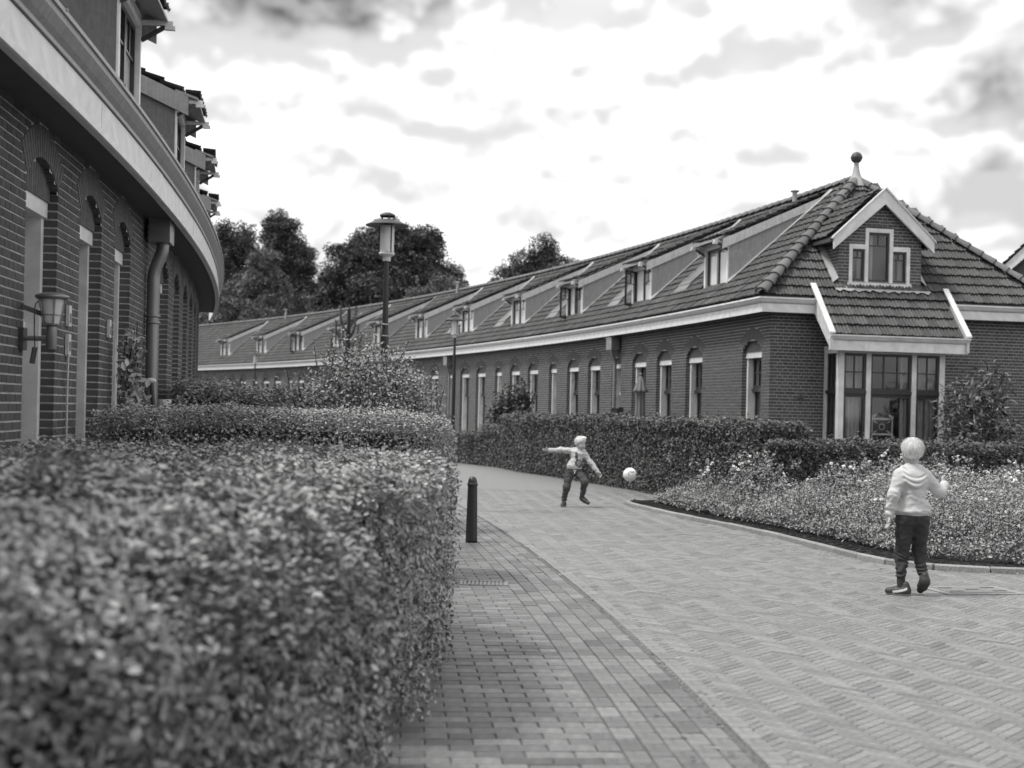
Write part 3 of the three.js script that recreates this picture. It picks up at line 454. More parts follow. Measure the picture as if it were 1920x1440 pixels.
// ================================================================== the terrace on the right, the inside of the curve, with its hipped end
{
  const T = thing('long_curved_terrace', 'long curved brick terrace with dormers, hipped tiled end and white bay window', 'building');
  const AE = 99, wide = [31.4], narrow = [39.85]; for (let a = 39.85; a < 90; a += 5.25) narrow.push(a + 5.25);
  const mids = [34.6, 36.5, 38.2, 41.6, 43.35]; for (let k = 1; k < 10; k++) mids.push(39.85 + 5.25 * k + 1.85, 39.85 + 5.25 * k + 3.6);
  const open = [...[...wide, ...mids].map(c => ({ c, w: 0.98, bot: 0.3 })), ...narrow.filter(a => a < 90).map(c => ({ c, w: 0.68, bot: 0.12, door: true }))].map(o => ({ ...o, spring: 2.74, top: o.door ? 2.88 : 2.94, arch: true })).sort((a, b) => a.c - b.c), yF = 2.70;
  const la = brickWall(T, FR, { a0: A0, a1: AE, y0: 0.0, y1: 3.5, open, mMortar: M.mortarR });
  { const r = new Geo(); for (const t of la) r.put(brickGeo, t.m, t.t); r.build('bricks', M.brickR, T, 'stuff'); }
  const W = 5.5, le = brickWall(T, FE, { a0: 0.006, a1: W, y0: 0.0, y1: 3.5, open: [{ c: 2.185, w: 2.16, bot: 0, spring: 9, top: 2.78 }], mMortar: M.mortarR });
  pieces(le, brickGeo, M.brickR, 'brick', 'end_wall_bricks', T, 300, 7, 0.6, 1.3);
  new Geo().fbox(FR, A0 + 2.9, AE, -3.1, -3.0, 0.02, 3.2).fbox(FR, A0 + 2.9, AE, -3.0, -0.35, 3.2, 3.28).fbox(FR, A0 + 2.8, A0 + 2.9, -3.0, -0.3, 0.02, 3.2).build('room_wall', M.plaster, T);
  new Geo().fbox(FR, A0 + 0.15, AE, -5.5, -5.4, 0, 3.5).fbox(FE, 5.42, 5.5, -3, -0.06, 0, 3.5).build('rear_wall', M.brickR, T);
  open.forEach(op => { if (op.c < 64) { archAndInfill(T, FR, op, M.brickR, yF); sashWindow(T, FR, op.c, op.w, op.bot + (op.door ? 0 : 0.1), yF, { mid: op.door ? 1.9 : 1.98, door: op.door, curtain: op.c < 56 }); } else { archAndInfill(T, FR, op, M.brickR, yF); sashWindow(T, FR, op.c, op.w, op.bot + 0.1, yF, { mid: 1.98, curtain: false }); } });
  // eaves
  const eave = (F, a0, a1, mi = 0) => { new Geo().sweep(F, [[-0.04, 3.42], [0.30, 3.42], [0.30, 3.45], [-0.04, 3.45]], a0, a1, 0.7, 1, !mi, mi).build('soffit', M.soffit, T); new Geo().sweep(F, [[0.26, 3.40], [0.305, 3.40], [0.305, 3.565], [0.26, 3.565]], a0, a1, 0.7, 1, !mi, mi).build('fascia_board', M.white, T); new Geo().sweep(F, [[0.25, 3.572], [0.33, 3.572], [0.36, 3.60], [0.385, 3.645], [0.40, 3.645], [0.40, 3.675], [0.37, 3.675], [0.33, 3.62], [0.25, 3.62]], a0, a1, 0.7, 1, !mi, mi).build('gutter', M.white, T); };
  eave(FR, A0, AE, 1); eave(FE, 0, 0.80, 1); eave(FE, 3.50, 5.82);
  // roof planes
  const eO = 0.30, eY = 3.69, rO = -2.75, rY = 6.40, pitch = (rY - eY) / (eO - rO), aHip = k => mix(A0 - 0.28, 32.68, k), AP = 2.19;
  const ds = [34.46, 39.2, 44.43, 49.59, 54.93, 60.19, 65.5, 70.9, 76.54, 82.03, 87.5].map(a => a - 0.45), lights = ds.slice(0, 10).map((c, k) => [c + 2.35 - 0.05 * k, k]);
  const tl = [];
  tilesOn(FR, tl, eO, eY, rO, rY, k => [aHip(k), AE], (a, o) => ds.some(c => Math.abs(a - c) < 0.68 && o < -0.3 && o > -2.5) || lights.some(([c, k]) => k < 5 && Math.abs(a - c) < 0.36 && o < -0.42 && o > -1.38));
  const eYe = 3.69, hipE = k => [mix(-0.28, 2.75, k), mix(5.78, 2.75, k)];
  const te = []; tilesOn(FE, te, eO, eYe, -AP, rY, hipE, (q, n) => Math.abs(q - 2.18) < 0.86 && n < -0.02 && n > -0.95);
  const sE = (rY - eYe) / (eO + AP); tilesOn(FE, te, 0.98, eYe - 0.68 * sE, eO, eYe, () => [0.86, 3.44]);
  { const all = tl.map(t => ({ ...t })), r = new Geo(); for (const t of all) r.put(tileGeo, t.m, t.t); r.build('roof_tiles', M.tile, T, 'stuff'); }
  pieces(te, tileGeo, M.tile, 'roof_tile', 'end_roof_tiles', T, 300, 7, 0.6, 1.5);
  const dk = new Geo(); for (let k = 0; k < 90; k++) { const s = mix(A0 - 0.28, AE, k / 90), t = mix(A0 - 0.28, AE, (k + 1) / 90), s2 = mix(32.68, AE, k / 90), t2 = mix(32.68, AE, (k + 1) / 90); dk.quad(FR(s, eO, eY - 0.012), FR(t, eO, eY - 0.012), FR(t2, rO, rY - 0.012), FR(s2, rO, rY - 0.012)); dk.quad(FR(s, -5.8, eY), FR(t, -5.8, eY), FR(t2, rO, rY - 0.012), FR(s2, rO, rY - 0.012)); }
  dk.tri(FE(-0.28, eO, eYe - 0.012), FE(5.78, eO, eYe - 0.012), FE(2.75, -AP, rY - 0.012)); dk.build('roof', M.deck, T);
  // ridge and hip caps, each a tile
  const capGeo = (() => { const g = new Geo(), N = 8, pt = (i, y, r) => { const t = Math.PI * (i / N); return new V3(r * Math.cos(t), y, r * 0.85 * Math.sin(t)); }; for (let i = 0; i < N; i++) { g.quad(pt(i + 1, 0, 0.135), pt(i, 0, 0.135), pt(i, 0.36, 0.095), pt(i + 1, 0.36, 0.095)); g.quad(pt(i, 0, 0.135), pt(i + 1, 0, 0.135), pt(i + 1, 0.006, 0.085), pt(i, 0.006, 0.085)); } return g.geometry(); })();
  const caps = (a, b, name, m, lift) => { const L = a.distanceTo(b), n = Math.round(L / 0.3), y = b.clone().sub(a).normalize(), z0 = new V3(0, 1, 0), x = y.clone().cross(z0).normalize(), z = x.clone().cross(y).normalize(), ms = tones(m, 4, 0.8, 1.2); for (let k = 0; k < n; k++) { const o = mesh(name, capGeo, ms[Math.floor(rnd() * 4)], T); mtx(a.clone().lerp(b, k / n).addScaledVector(z, lift + 0.004 * rnd()), x, y, z, 1, (L / n) / 0.3, 1).decompose(o.position, o.quaternion, o.scale); } };
  const apex = FE(2.75, -AP, rY); caps(FE(-0.34, eO + 0.06, eY + 0.02), apex, 'hip_tile', M.hip, 0.045); caps(FE(5.84, eO + 0.06, eY + 0.02), apex, 'hip_tile', M.hip, 0.045);
  for (let s = 32.7; s < 60; s += 0.36) { const p = FR(s, rO, rY), q = FR(s + 0.36, rO, rY), y = p.clone().sub(q).add(new V3(0, 0.05, 0)).normalize(), x = y.clone().cross(new V3(0, 1, 0)).normalize(), z = x.clone().cross(y).normalize(), o = mesh('ridge_tile', capGeo, hipTone(), T); mtx(q.addScaledVector(z, 0.03), x, y, z, 1, 1.08, 1).decompose(o.position, o.quaternion, o.scale); }
  { const r = new Geo(); for (let s = 60; s < AE; s += 0.36) { const p = FR(s, rO, rY), q = FR(s + 0.36, rO, rY), y = p.clone().sub(q).add(new V3(0, 0.05, 0)).normalize(), x = y.clone().cross(new V3(0, 1, 0)).normalize(), z = x.clone().cross(y).normalize(); r.put(capGeo, mtx(q.addScaledVector(z, 0.03), x, y, z, 1, 1.08, 1), rr(0.8, 1.2)); } r.build('far_ridge_tiles', M.hip, T, 'stuff'); }
  function hipTone() { hipTone.m ||= tones(M.hip, 4, 0.8, 1.2); return hipTone.m[Math.floor(rnd() * 4)]; }
  // ball finial
  const fin = mesh('finial', lathe([[0.24, -0.16], [0.2, -0.07], [0.13, 0.02], [0.085, 0.12], [0.06, 0.24], [0.05, 0.31], [0.058, 0.32], [0.05, 0.34], [0.05, 0.36]], 24), M.lead, T); fin.position.copy(apex).y += 0.05;
  const fb = mesh('finial_ball', new THREE.SphereGeometry(0.12, 24, 16), M.ironDull, fin); fb.position.y = 0.46; mesh('finial_band', new THREE.TorusGeometry(0.12, 0.008, 6, 28), M.ironDull, fin).position.y = 0.46; fin.children[1].rotation.x = Math.PI / 2;
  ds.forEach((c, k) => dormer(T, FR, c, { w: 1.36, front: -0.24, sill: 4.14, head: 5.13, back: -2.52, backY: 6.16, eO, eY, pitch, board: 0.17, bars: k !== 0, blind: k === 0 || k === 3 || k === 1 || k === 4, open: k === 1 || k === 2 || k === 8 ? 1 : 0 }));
  lights.forEach(([c, k]) => { if (k > 4 && k !== 7) return; const up = k > 4, o0 = up ? -1.7 : -0.40, o1 = up ? -2.2 : -1.40, g = new Geo(), y = o => eY + (eO - o) * pitch, B = (a0, a1, p, q, h0, h1) => g.hexa([FR(a0, p, y(p) + h0), FR(a1, p, y(p) + h0), FR(a1, q, y(q) + h0), FR(a0, q, y(q) + h0), FR(a0, p, y(p) + h1), FR(a1, p, y(p) + h1), FR(a1, q, y(q) + h1), FR(a0, q, y(q) + h1)]); B(c - 0.37, c - 0.29, o0, o1, 0, 0.17); B(c + 0.29, c + 0.37, o0, o1, 0, 0.17); B(c - 0.29, c + 0.29, o0, o0 - 0.07, 0, 0.17); B(c - 0.29, c + 0.29, o1 + 0.07, o1, 0, 0.17); const s = g.build('roof_window', mat(0.17, 0.5), T);
    const p = new Geo(); p.hexa([FR(c - 0.29, o0 - 0.07, y(o0 - 0.07) + 0.155), FR(c + 0.29, o0 - 0.07, y(o0 - 0.07) + 0.155), FR(c + 0.29, o1 + 0.07, y(o1 + 0.07) + 0.155), FR(c - 0.29, o1 + 0.07, y(o1 + 0.07) + 0.155), FR(c - 0.29, o0 - 0.07, y(o0 - 0.07) + 0.159), FR(c + 0.29, o0 - 0.07, y(o0 - 0.07) + 0.159), FR(c + 0.29, o1 + 0.07, y(o1 + 0.07) + 0.159), FR(c - 0.29, o1 + 0.07, y(o1 + 0.07) + 0.159)]); p.build('pane', mat(0.20, 0.16, { vc: false }), s);
    new Geo().quad(FR(c - 0.42, o0 + 0.16, y(o0 + 0.16) + 0.10), FR(c + 0.42, o0 + 0.16, y(o0 + 0.16) + 0.10), FR(c + 0.37, o0, y(o0) + 0.13), FR(c - 0.37, o0, y(o0) + 0.13)).build('lead_apron', M.gutterDark, s); });
  downpipe(T, FR, 39.72, 3.36, 3.02, 0.05); downpipe(T, FR, 55.42, 3.36, 3.02, 0.05);
  for (const [s, o, h] of [[34.8, -2.4, 0.42], [62, -2.6, 0.5], [84, -2.6, 0.6], [45.5, -3.4, 0.4]]) { const p = FR(s, o, eY + (eO - Math.max(o, -2.75)) * pitch - Math.max(0, -2.75 - o) * pitch), v = mesh('vent_pipe', lathe([[0.055, 0], [0.055, h], [0.1, h], [0.1, h + 0.03], [0, h + 0.06]], 14), M.lead, T); v.position.copy(p); }
  // ----- the bay and the tiled slope that runs down over it
  const yb = eYe - 0.68 * sE;
  new Geo().quad(FE(0.80, 0.98, yb - 0.012), FE(3.50, 0.98, yb - 0.012), FE(3.50, eO, eYe - 0.012), FE(0.80, eO, eYe - 0.012)).build('bay_roof', M.deck, T);
  new Geo().fbox(FE, 0.76, 3.54, 0.93, 0.975, yb - 0.26, yb - 0.075).build('bay_fascia', M.white, T);
  new Geo().sweep(FE, [[0.92, yb - 0.07], [1.0, yb - 0.07], [1.03, yb - 0.04], [1.055, yb], [1.07, yb], [1.07, yb + 0.025], [1.04, yb + 0.025], [1.0, yb - 0.02], [0.92, yb - 0.02]], 0.74, 3.56, 5).build('bay_gutter', M.white, T);
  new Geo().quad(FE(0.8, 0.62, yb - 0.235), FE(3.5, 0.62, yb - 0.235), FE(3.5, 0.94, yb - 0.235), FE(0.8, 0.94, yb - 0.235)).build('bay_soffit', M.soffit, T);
  for (const [q0, q1] of [[0.745, 0.80], [3.50, 3.555]]) { const g = new Geo(); const yy = n => eYe - (n - eO) * sE; g.hexa([FE(q0, 0.20, yy(0.2) - 0.30), FE(q1, 0.20, yy(0.2) - 0.30), FE(q1, 1.02, yy(1.02) - 0.20), FE(q0, 1.02, yy(1.02) - 0.20), FE(q0, 0.20, yy(0.2) + 0.117), FE(q1, 0.20, yy(0.2) + 0.117), FE(q1, 1.02, yy(1.02) + 0.117), FE(q0, 1.02, yy(1.02) + 0.117)]); g.build('verge_board', M.whiteOld, T); const h = new Geo(); h.hexa([FE(q0 - 0.03, 0.16, yy(0.16) + 0.12), FE(q1 + 0.03, 0.16, yy(0.16) + 0.12), FE(q1 + 0.03, 1.05, yy(1.05) + 0.12), FE(q0 - 0.03, 1.05, yy(1.05) + 0.12), FE(q0 - 0.03, 0.16, yy(0.16) + 0.15), FE(q1 + 0.03, 0.16, yy(0.16) + 0.15), FE(q1 + 0.03, 1.05, yy(1.05) + 0.15), FE(q0 - 0.03, 1.05, yy(1.05) + 0.15)]); h.build('verge_cap', M.white, T); }
  {
    const q0 = 1.10, q1 = 3.27, n1 = 0.65, yT = 2.80, yH = 2.66, yB = 0.75, mid = 1.93, g = new Geo();
    for (const [a, b] of [[q0, 1.21], [1.66, 1.755], [2.59, 2.685], [3.16, q1]]) g.fbox(FE, a, b, n1 - 0.11, n1, 0.45, yH);
    g.fbox(FE, q0 + 0.001, q0 + 0.11, 0.01, 0.11, 0.45, yH).fbox(FE, q1 - 0.11, q1 - 0.001, 0.01, 0.11, 0.45, yH);
    g.fbox(FE, q0 - 0.004, q1 + 0.004, n1 - 0.115, n1 + 0.008, yH, yT).fbox(FE, q0 - 0.004, q0 + 0.112, 0.012, n1 - 0.115, yH, yT).fbox(FE, q1 - 0.112, q1 + 0.004, 0.012, n1 - 0.115, yH, yT);
    const bay = g.build('bay_window', M.white, T);
    for (const q of [1.3, 1.95, 2.55, 3.1]) new Geo().fbox(FE, q, q + 0.05, n1 + 0.01, n1 + 0.22, yT - 0.08, yT - 0.02).build('rafter_end', M.ironDull, bay);
    new Geo().fbox(FE, q0 + 0.02, q1 - 0.02, 0.02, n1 - 0.02, 0, 0.45, 1.2).fbox(FE, q0 - 0.03, q1 + 0.03, 0.0, n1 + 0.05, 0.45, 0.5).build('bay_plinth', M.brickR, bay);
    const light = (F, a, b, bars, curt) => {
      const s = new Geo(), d0 = -0.08, d1 = -0.03;
      for (const [p, q, r, t] of [[a, a + 0.045, mid + 0.03, yH], [b - 0.045, b, mid + 0.03, yH], [a + 0.045, b - 0.045, yH - 0.05, yH], [a + 0.045, b - 0.045, mid + 0.03, mid + 0.08], [a, a + 0.05, yB, mid - 0.03], [b - 0.05, b, yB, mid - 0.03], [a + 0.05, b - 0.05, mid - 0.09, mid - 0.03]]) s.fbox(F, p, q, d0, d1, r, t);
      s.fbox(F, a - 0.0, b + 0.0, d0, 0.01, mid - 0.03, mid + 0.03);
      if (bars) { const y = mix(mid + 0.08, yH - 0.05, 0.5); s.fbox(F, a + 0.045, b - 0.045, -0.068, -0.042, y - 0.012, y + 0.012); for (let k = 1; k < bars; k++) { const x = mix(a, b, k / bars); s.fbox(F, x - 0.012, x + 0.012, -0.07, -0.04, mid + 0.08, yH - 0.05); } }
      s.build('sash', M.sash, bay); new Geo().fbox(F, a + 0.045, b - 0.045, -0.057, -0.053, mid + 0.08, yH - 0.05).build('pane', M.glass, bay); new Geo().fbox(F, a + 0.05, b - 0.05, -0.057, -0.053, yB, mid - 0.09).build('pane', M.glass, bay);
      for (const [p, q, y0, y1] of curt) curtainGeo(F, mix(a, b, p), mix(a, b, q), -0.16, y0, y1, 0.018, 0.075).build('curtain', M.curtain, bay);
    };
    const FN = (q, n, y) => FE(q, n1 + n, y), FS = (n, o, y) => FE(q0 - o, n, y), FS2 = (n, o, y) => FE(q1 + o, n, y);
    light(FN, 1.21, 1.66, 2, [[0.02, 0.98, mid, yH], [0.3, 0.85, yB, mid]]); light(FN, 1.755, 2.59, 3, [[0.8, 1.0, yB, yH]]); light(FN, 2.685, 3.16, 2, [[0.02, 0.98, mid, yH], [0.1, 0.5, yB, mid], [0.6, 0.8, yB, mid]]);
    light(FS, 0.11, n1 - 0.11, 2, [[0.1, 0.95, yB, yH]]); light(FS2, 0.11, n1 - 0.11, 2, [[0.1, 0.95, yB, yH]]);
    const rm = new Geo(); rm.fbox(FE, 0.4, 4.2, -2.7, -2.65, 0, 2.9).fbox(FE, 0.35, 0.4, -2.65, -0.1, 0, 2.9).fbox(FE, 4.2, 4.25, -2.65, -0.1, 0, 2.9).fbox(FE, 0.4, 4.2, -2.65, -0.1, 2.84, 2.9).fbox(FE, 1.22, 3.15, -0.1, 0.53, 2.805, 2.83); rm.build('room_wall', M.plaster, bay);
  }
  // iron wall hooks
  for (const q of [0.62]) { const h = new Geo(); h.bar(FE(q, 0.03, 1.70), FE(q, 0.03, 1.88), 0.02, 0.02).bar(FE(q - 0.05, 0.05, 1.80), FE(q + 0.05, 0.05, 1.80), 0.02, 0.03).bar(FE(q, 0.03, 1.86), FE(q + 0.02, 0.16, 1.83), 0.015, 0.015); h.build('wall_anchor', M.ironDull, T); }
  // ----- gabled dormer on the end slope
  {
    const FG0 = (q, n, y) => FE(q, n + 0.08, y);
    const q0 = 1.32, q1 = 3.04, c = 2.18, y0 = 3.95, yE = 4.86, yP = 5.82, sl = (yP - yE) / 1.04, gab = y => y < yE ? [q0, q1] : [Math.max(q0, c - (yP - y) / sl), Math.min(q1, c + (yP - y) / sl)], by = 4.05;
    const ops = [{ c: 1.705, w: 0.34, bot: by, spring: 9, top: 4.78 }, { c: 2.15, w: 0.555, bot: by, spring: 9, top: 5.10 }, { c: 2.615, w: 0.38, bot: by, spring: 9, top: 4.76 }];
    const G = new THREE.Group(); const lst = brickWall(G, FG0, { a0: q0, a1: q1, y0, y1: 5.7, open: ops, mMortar: M.mortarR, clip: gab });
    for (const [qq, s] of [[q0, 1], [q1, -1]]) { const FC = (a, o, y) => FG0(qq - s * o, -a, y); brickWall(G, FC, { a0: 0.0, a1: 1.35, y0, y1: 4.95, mMortar: M.mortarR, list: lst, clip: y => [0.0, Math.max(0, (y - 4.0) / sE - 0.0)] }); }
    const bg = new Geo(); for (const t of lst) bg.put(brickGeo, t.m, t.t); const D = bg.build('gable_dormer', M.brickR, T, ); for (const m of [...G.children]) { m.name = 'mortar'; D.add(m); }
    const f = new Geo(); for (const [a, b, r, t] of [[1.53, 1.60, by, 4.78], [1.86, 1.93, by + 0.01, 5.10], [2.37, 2.44, by + 0.01, 5.10], [2.73, 2.80, by, 4.76], [1.60, 1.86, 4.69, 4.78], [1.93, 2.37, 5.02, 5.10], [2.44, 2.73, 4.67, 4.76]]) f.fbox(FG0, a, b, -0.10, 0.012, r, t); f.fbox(FG0, 1.50, 2.83, -0.10, 0.03, by - 0.10, by); f.build('window_frame', M.white, D);
    for (const [a, b, t, v] of [[1.60, 1.86, 4.69, 1], [1.93, 2.37, 5.02, 1], [2.44, 2.73, 4.67, 1]]) { const s = new Geo(); s.fbox(FG0, a, a + 0.035, -0.08, -0.03, by, t).fbox(FG0, b - 0.035, b, -0.08, -0.03, by, t).fbox(FG0, a + 0.035, b - 0.035, -0.08, -0.03, t - 0.045, t).fbox(FG0, a + 0.035, b - 0.035, -0.08, -0.03, by, by + 0.06); const y = mix(by, t, 0.74); s.fbox(FG0, a + 0.035, b - 0.035, -0.065, -0.045, y - 0.012, y + 0.012).fbox(FG0, (a + b) / 2 - 0.01, (a + b) / 2 + 0.01, -0.065, -0.045, y + 0.012, t - 0.045); s.build('casement', M.sash, D); new Geo().fbox(FG0, a + 0.035, b - 0.035, -0.057, -0.054, by + 0.06, t - 0.045).build('pane', M.glass, D); curtainGeo(FG0, a + 0.02, mix(a, b, 0.36), -0.14, by, t, 0.012, 0.06).build('curtain', M.curtain, D); if (b - a < 0.4) curtainGeo(FG0, mix(a, b, 0.62), b - 0.02, -0.14, by, t, 0.012, 0.06).build('curtain', M.curtain, D); }
    const ln = 0.17, bk = n => -n, dp = 0.27;
    for (const s of [-1, 1]) {
      const qe = c + s * 1.04, b = new Geo(); b.hexa([FG0(qe, ln, yE - dp + 0.06), FG0(c, ln, yP - dp - 0.0), FG0(c, ln - 0.05, yP - dp), FG0(qe, ln - 0.05, yE - dp + 0.06), FG0(qe, ln, yE + 0.01), FG0(c, ln, yP + 0.01), FG0(c, ln - 0.05, yP + 0.01), FG0(qe, ln - 0.05, yE + 0.01)]); b.build('bargeboard', M.white, D);
      const e = new Geo(); e.hexa([FG0(qe + s * 0.03, ln + 0.025, yE - 0.015), FG0(c, ln + 0.025, yP + 0.012), FG0(c, ln - 0.06, yP + 0.012), FG0(qe + s * 0.03, ln - 0.06, yE - 0.015), FG0(qe + s * 0.03, ln + 0.025, yE + 0.02), FG0(c, ln + 0.025, yP + 0.05), FG0(c, ln - 0.06, yP + 0.05), FG0(qe + s * 0.03, ln - 0.06, yE + 0.02)]); e.build('verge_strip', M.whiteOld, D);
      // its own two tiled slopes
      const FG = (a, o, y) => FG0(c + s * (1.06 + o), 0.13 - a, y), lt = [], back = y => 0.13 + ((y - eYe) / sE - eO + 0.08) + 0.0; tilesOn(FG, lt, 0, yE + 0.0, -1.06, yP + 0.02, k => [0.1, Math.max(0.15, back(mix(yE, yP, k)))]); const tg = new Geo(); for (const t of lt) tg.put(tileGeo, t.m, t.t); tg.build('gable_tiles', M.tile, D);
      new Geo().quad(FG(0, 0, yE), FG(back(yE), 0, yE), FG(back(yP), -1.06, yP + 0.01), FG(0, -1.06, yP + 0.01)).build('gable_deck', M.deck, D);
      new Geo().fbox(FG0, c + s * 1.0, c + s * 1.09, -0.9, 0.1, yE - 0.07, yE - 0.01).build('gable_gutter', M.ironDull, D);
      const fl = new Geo(), qx = s < 0 ? q0 : q1; fl.quad(FG0(qx + s * 0.004, 0.02, 4.12), FG0(qx + s * 0.004, -0.85, 5.0), FG0(qx + s * 0.12, -0.85, 4.96), FG0(qx + s * 0.12, 0.02, 4.03)); fl.build('flashing', M.lead, D);
    }
    const ap = new Geo(); const N = 26; for (let k = 0; k < N; k++) { const a = mix(q0 - 0.12, q1 + 0.14, k / N), b = mix(q0 - 0.12, q1 + 0.14, (k + 1) / N), j = x => 0.17 + 0.02 * Math.sin(x * 31) + 0.02 * noise(x * 5), yy = n => eYe - (n + 0.08 - eO) * sE + 0.13; ap.quad(FG0(a, 0.005, by - 0.06), FG0(b, 0.005, by - 0.06), FG0(b, j(b), yy(j(b))), FG0(a, j(a), yy(j(a)))); } ap.build('lead_apron', M.lead, D);
  }
}
// what stands in the bay window
{
  const S = thing('framed_panel', 'framed panel with a sunburst standing behind the middle pane of the bay', 'panel'), q0 = 1.95, q1 = 2.41, n = 0.30, g = new Geo();
  g.fbox(FE, q0, q0 + 0.035, n - 0.03, n, 0.76, 1.50).fbox(FE, q1 - 0.035, q1, n - 0.03, n, 0.76, 1.50).fbox(FE, q0 + 0.035, q1 - 0.035, n - 0.028, n - 0.002, 1.42, 1.46).fbox(FE, q0 + 0.035, q1 - 0.035, n - 0.028, n - 0.002, 1.13, 1.165); g.build('frame', M.white, S);
  new Geo().fbox(FE, q0 + 0.035, q1 - 0.035, n - 0.02, n - 0.012, 1.165, 1.42).build('panel', M.ironDull, S);
  const c = [(q0 + q1) / 2, 1.29], sb = new Geo(); for (let k = 0; k < 24; k++) { const t = k / 24 * 6.283, t2 = (k + 1) / 24 * 6.283, p = (r, a) => FE(c[0] + r * Math.cos(a), n - 0.008, c[1] + r * Math.sin(a)); sb.quad(p(0.05, t), p(0.05, t2), p(0.062, t2), p(0.062, t)); } for (const t of [0.6, 2.54, 3.74, 5.68]) { const p = (r, a) => FE(c[0] + r * Math.cos(a), n - 0.008, c[1] + r * Math.sin(a)); sb.tri(p(0.1, t), p(0.2, t - 0.09), p(0.2, t + 0.09)); } sb.build('sunburst', M.white, S);
  for (const [q, s, k] of [[2.02, 1, 'left'], [2.35, -1, 'right']]) { const b = new Geo(), sp = new THREE.SphereGeometry(1, 12, 8); b.put(sp, new THREE.Matrix4().compose(FE(q, n - 0.015, 1.495), new THREE.Quaternion().setFromAxisAngle(new V3(0, 0, 1), 0.6 * s), new V3(0.035, 0.02, 0.018))); b.put(sp, new THREE.Matrix4().makeScale(0.016, 0.016, 0.015).setPosition(FE(q + 0.028 * s, n - 0.015, 1.525))); b.bar(FE(q - 0.02 * s, n - 0.015, 1.48), FE(q - 0.055 * s, n - 0.015, 1.465), 0.008, 0.014); top(b.build('bird_figurine', M.petal), 'bird_figurine', `small white bird figurine on the sunburst panel, ${k} one`, 'figurine', 'bird figurines in the bay window'); }
}
{ // gabled house behind, only its verge shows at the right edge
  const H = thing('gabled_house', 'brick house with white gable verge behind, at the far right edge', 'building'), F = (a, o, y) => P(16.4 + a * 0.87 - o * 0.5, y, 45 - a * 0.5 - o * 0.87);
  const g = new Geo(); g.quad(F(0, 0, 0), F(7, 0, 0), F(7, 0, 6.2), F(0, 0, 6.2)).tri(F(0, 0, 6.2), F(7, 0, 6.2), F(3.5, 0, 9.6)).quad(F(0, 0, 0), F(0, -9, 0), F(0, -9, 6.2), F(0, 0, 6.2)).quad(F(7, 0, 0), F(7, -9, 0), F(7, -9, 6.2), F(7, 0, 6.2)); g.build('wall', M.brickR, H);
  for (const s of [-1, 1]) { const e = 3.5 + s * 3.9, b = new Geo(); b.hexa([F(e, 0.3, 5.85), F(3.5, 0.3, 9.3), F(3.5, 0.22, 9.3), F(e, 0.22, 5.85), F(e, 0.3, 6.15), F(3.5, 0.3, 9.9), F(3.5, 0.22, 9.9), F(e, 0.22, 6.15)]); b.build('bargeboard', M.white, H); const t = []; const FG = (a, o, y) => F(3.5 + s * (3.9 + o), 0.3 - a, y); tilesOn(FG, t, 0, 6.15, -3.9, 9.9, () => [0, 9]); const r = new Geo(); for (const q of t) r.put(tileGeo, q.m, q.t); r.quad(FG(0, 0, 6.14), FG(9, 0, 6.14), FG(9, -3.9, 9.89), FG(0, -3.9, 9.89)); r.build('roof', M.tile, H); }
  new Geo().fbox(F, 2.7, 4.3, -0.05, 0.03, 5.6, 7.2).build('window', M.white, H);
}

// ================================================================== foliage
const leafGeo = (() => { const g = new Geo(), q = (x, y, z) => new V3(x, y, z), b = q(0, 0, 0), t = q(0, 1, 0.05), l = q(-0.29, 0.45, 0.10), r = q(0.29, 0.45, 0.10), m = q(0, 0.5, 0), l2 = q(-0.2, 0.78, 0.09), r2 = q(0.2, 0.78, 0.09); g.tri(b, m, l).tri(b, r, m).quad(m, t, l2, l).quad(m, r, r2, t); return g.geometry(); })();
const bladeGeo = (() => { const g = new Geo(), q = (x, y, z) => new V3(x, y, z); g.quad(q(0, 0, 0), q(0.13, 0.4, 0.05), q(0, 1, -0.06), q(-0.13, 0.4, 0.05)); return g.geometry(); })();
const sprayGeo = (() => { const g = new Geo(); for (let k = 0; k < 7; k++) { const t = k * 2.4, e = 0.25 + 0.5 * ((k * 37) % 10) / 10, d = new V3(Math.cos(t) * Math.cos(e), Math.sin(e), Math.sin(t) * Math.cos(e)), s = d.clone().cross(new V3(0.3, 1, 0.2)).normalize().multiplyScalar(0.16), c = d.clone().multiplyScalar(0.35 + 0.1 * (k % 3)); g.quad(c, c.clone().addScaledVector(d, 0.25).add(s), c.clone().addScaledVector(d, 0.55), c.clone().addScaledVector(d, 0.25).sub(s)); } return g.geometry(); })();
const sprigGeo = (() => { const g = new Geo(); for (let k = 0; k < 5; k++) { const t = k * 2.2, y = 0.15 + k * 0.17, d = new V3(Math.cos(t) * 0.8, 0.55, Math.sin(t) * 0.8).normalize(), s = d.clone().cross(new V3(0, 1, 0)).normalize().multiplyScalar(0.13), c = new V3(0, y, 0); g.quad(c, c.clone().addScaledVector(d, 0.25).add(s), c.clone().addScaledVector(d, 0.55), c.clone().addScaledVector(d, 0.25).sub(s)); } return g.geometry(); })();
const _q = new THREE.Quaternion(), _m = new THREE.Matrix4(), _c = new THREE.Color();
function scatter(name, list, geo, m, parent) {                  // list of [position, facing, size, tone]
  const o = new THREE.InstancedMesh(geo, m, list.length); o.name = name; o.castShadow = o.receiveShadow = true; o.userData.kind = 'stuff';
  list.forEach(([p, n, s, t], i) => { const z = n.clone().normalize(), r = new V3(rnd() - 0.5, rnd() - 0.5, rnd() - 0.5), x = r.cross(z).normalize(), y = z.clone().cross(x); _m.makeBasis(x.multiplyScalar(s), y.multiplyScalar(s), z.multiplyScalar(s)).setPosition(p); o.setMatrixAt(i, _m); o.setColorAt(i, _c.setRGB(t, t, t)); });
  parent.add(o); return o;
}
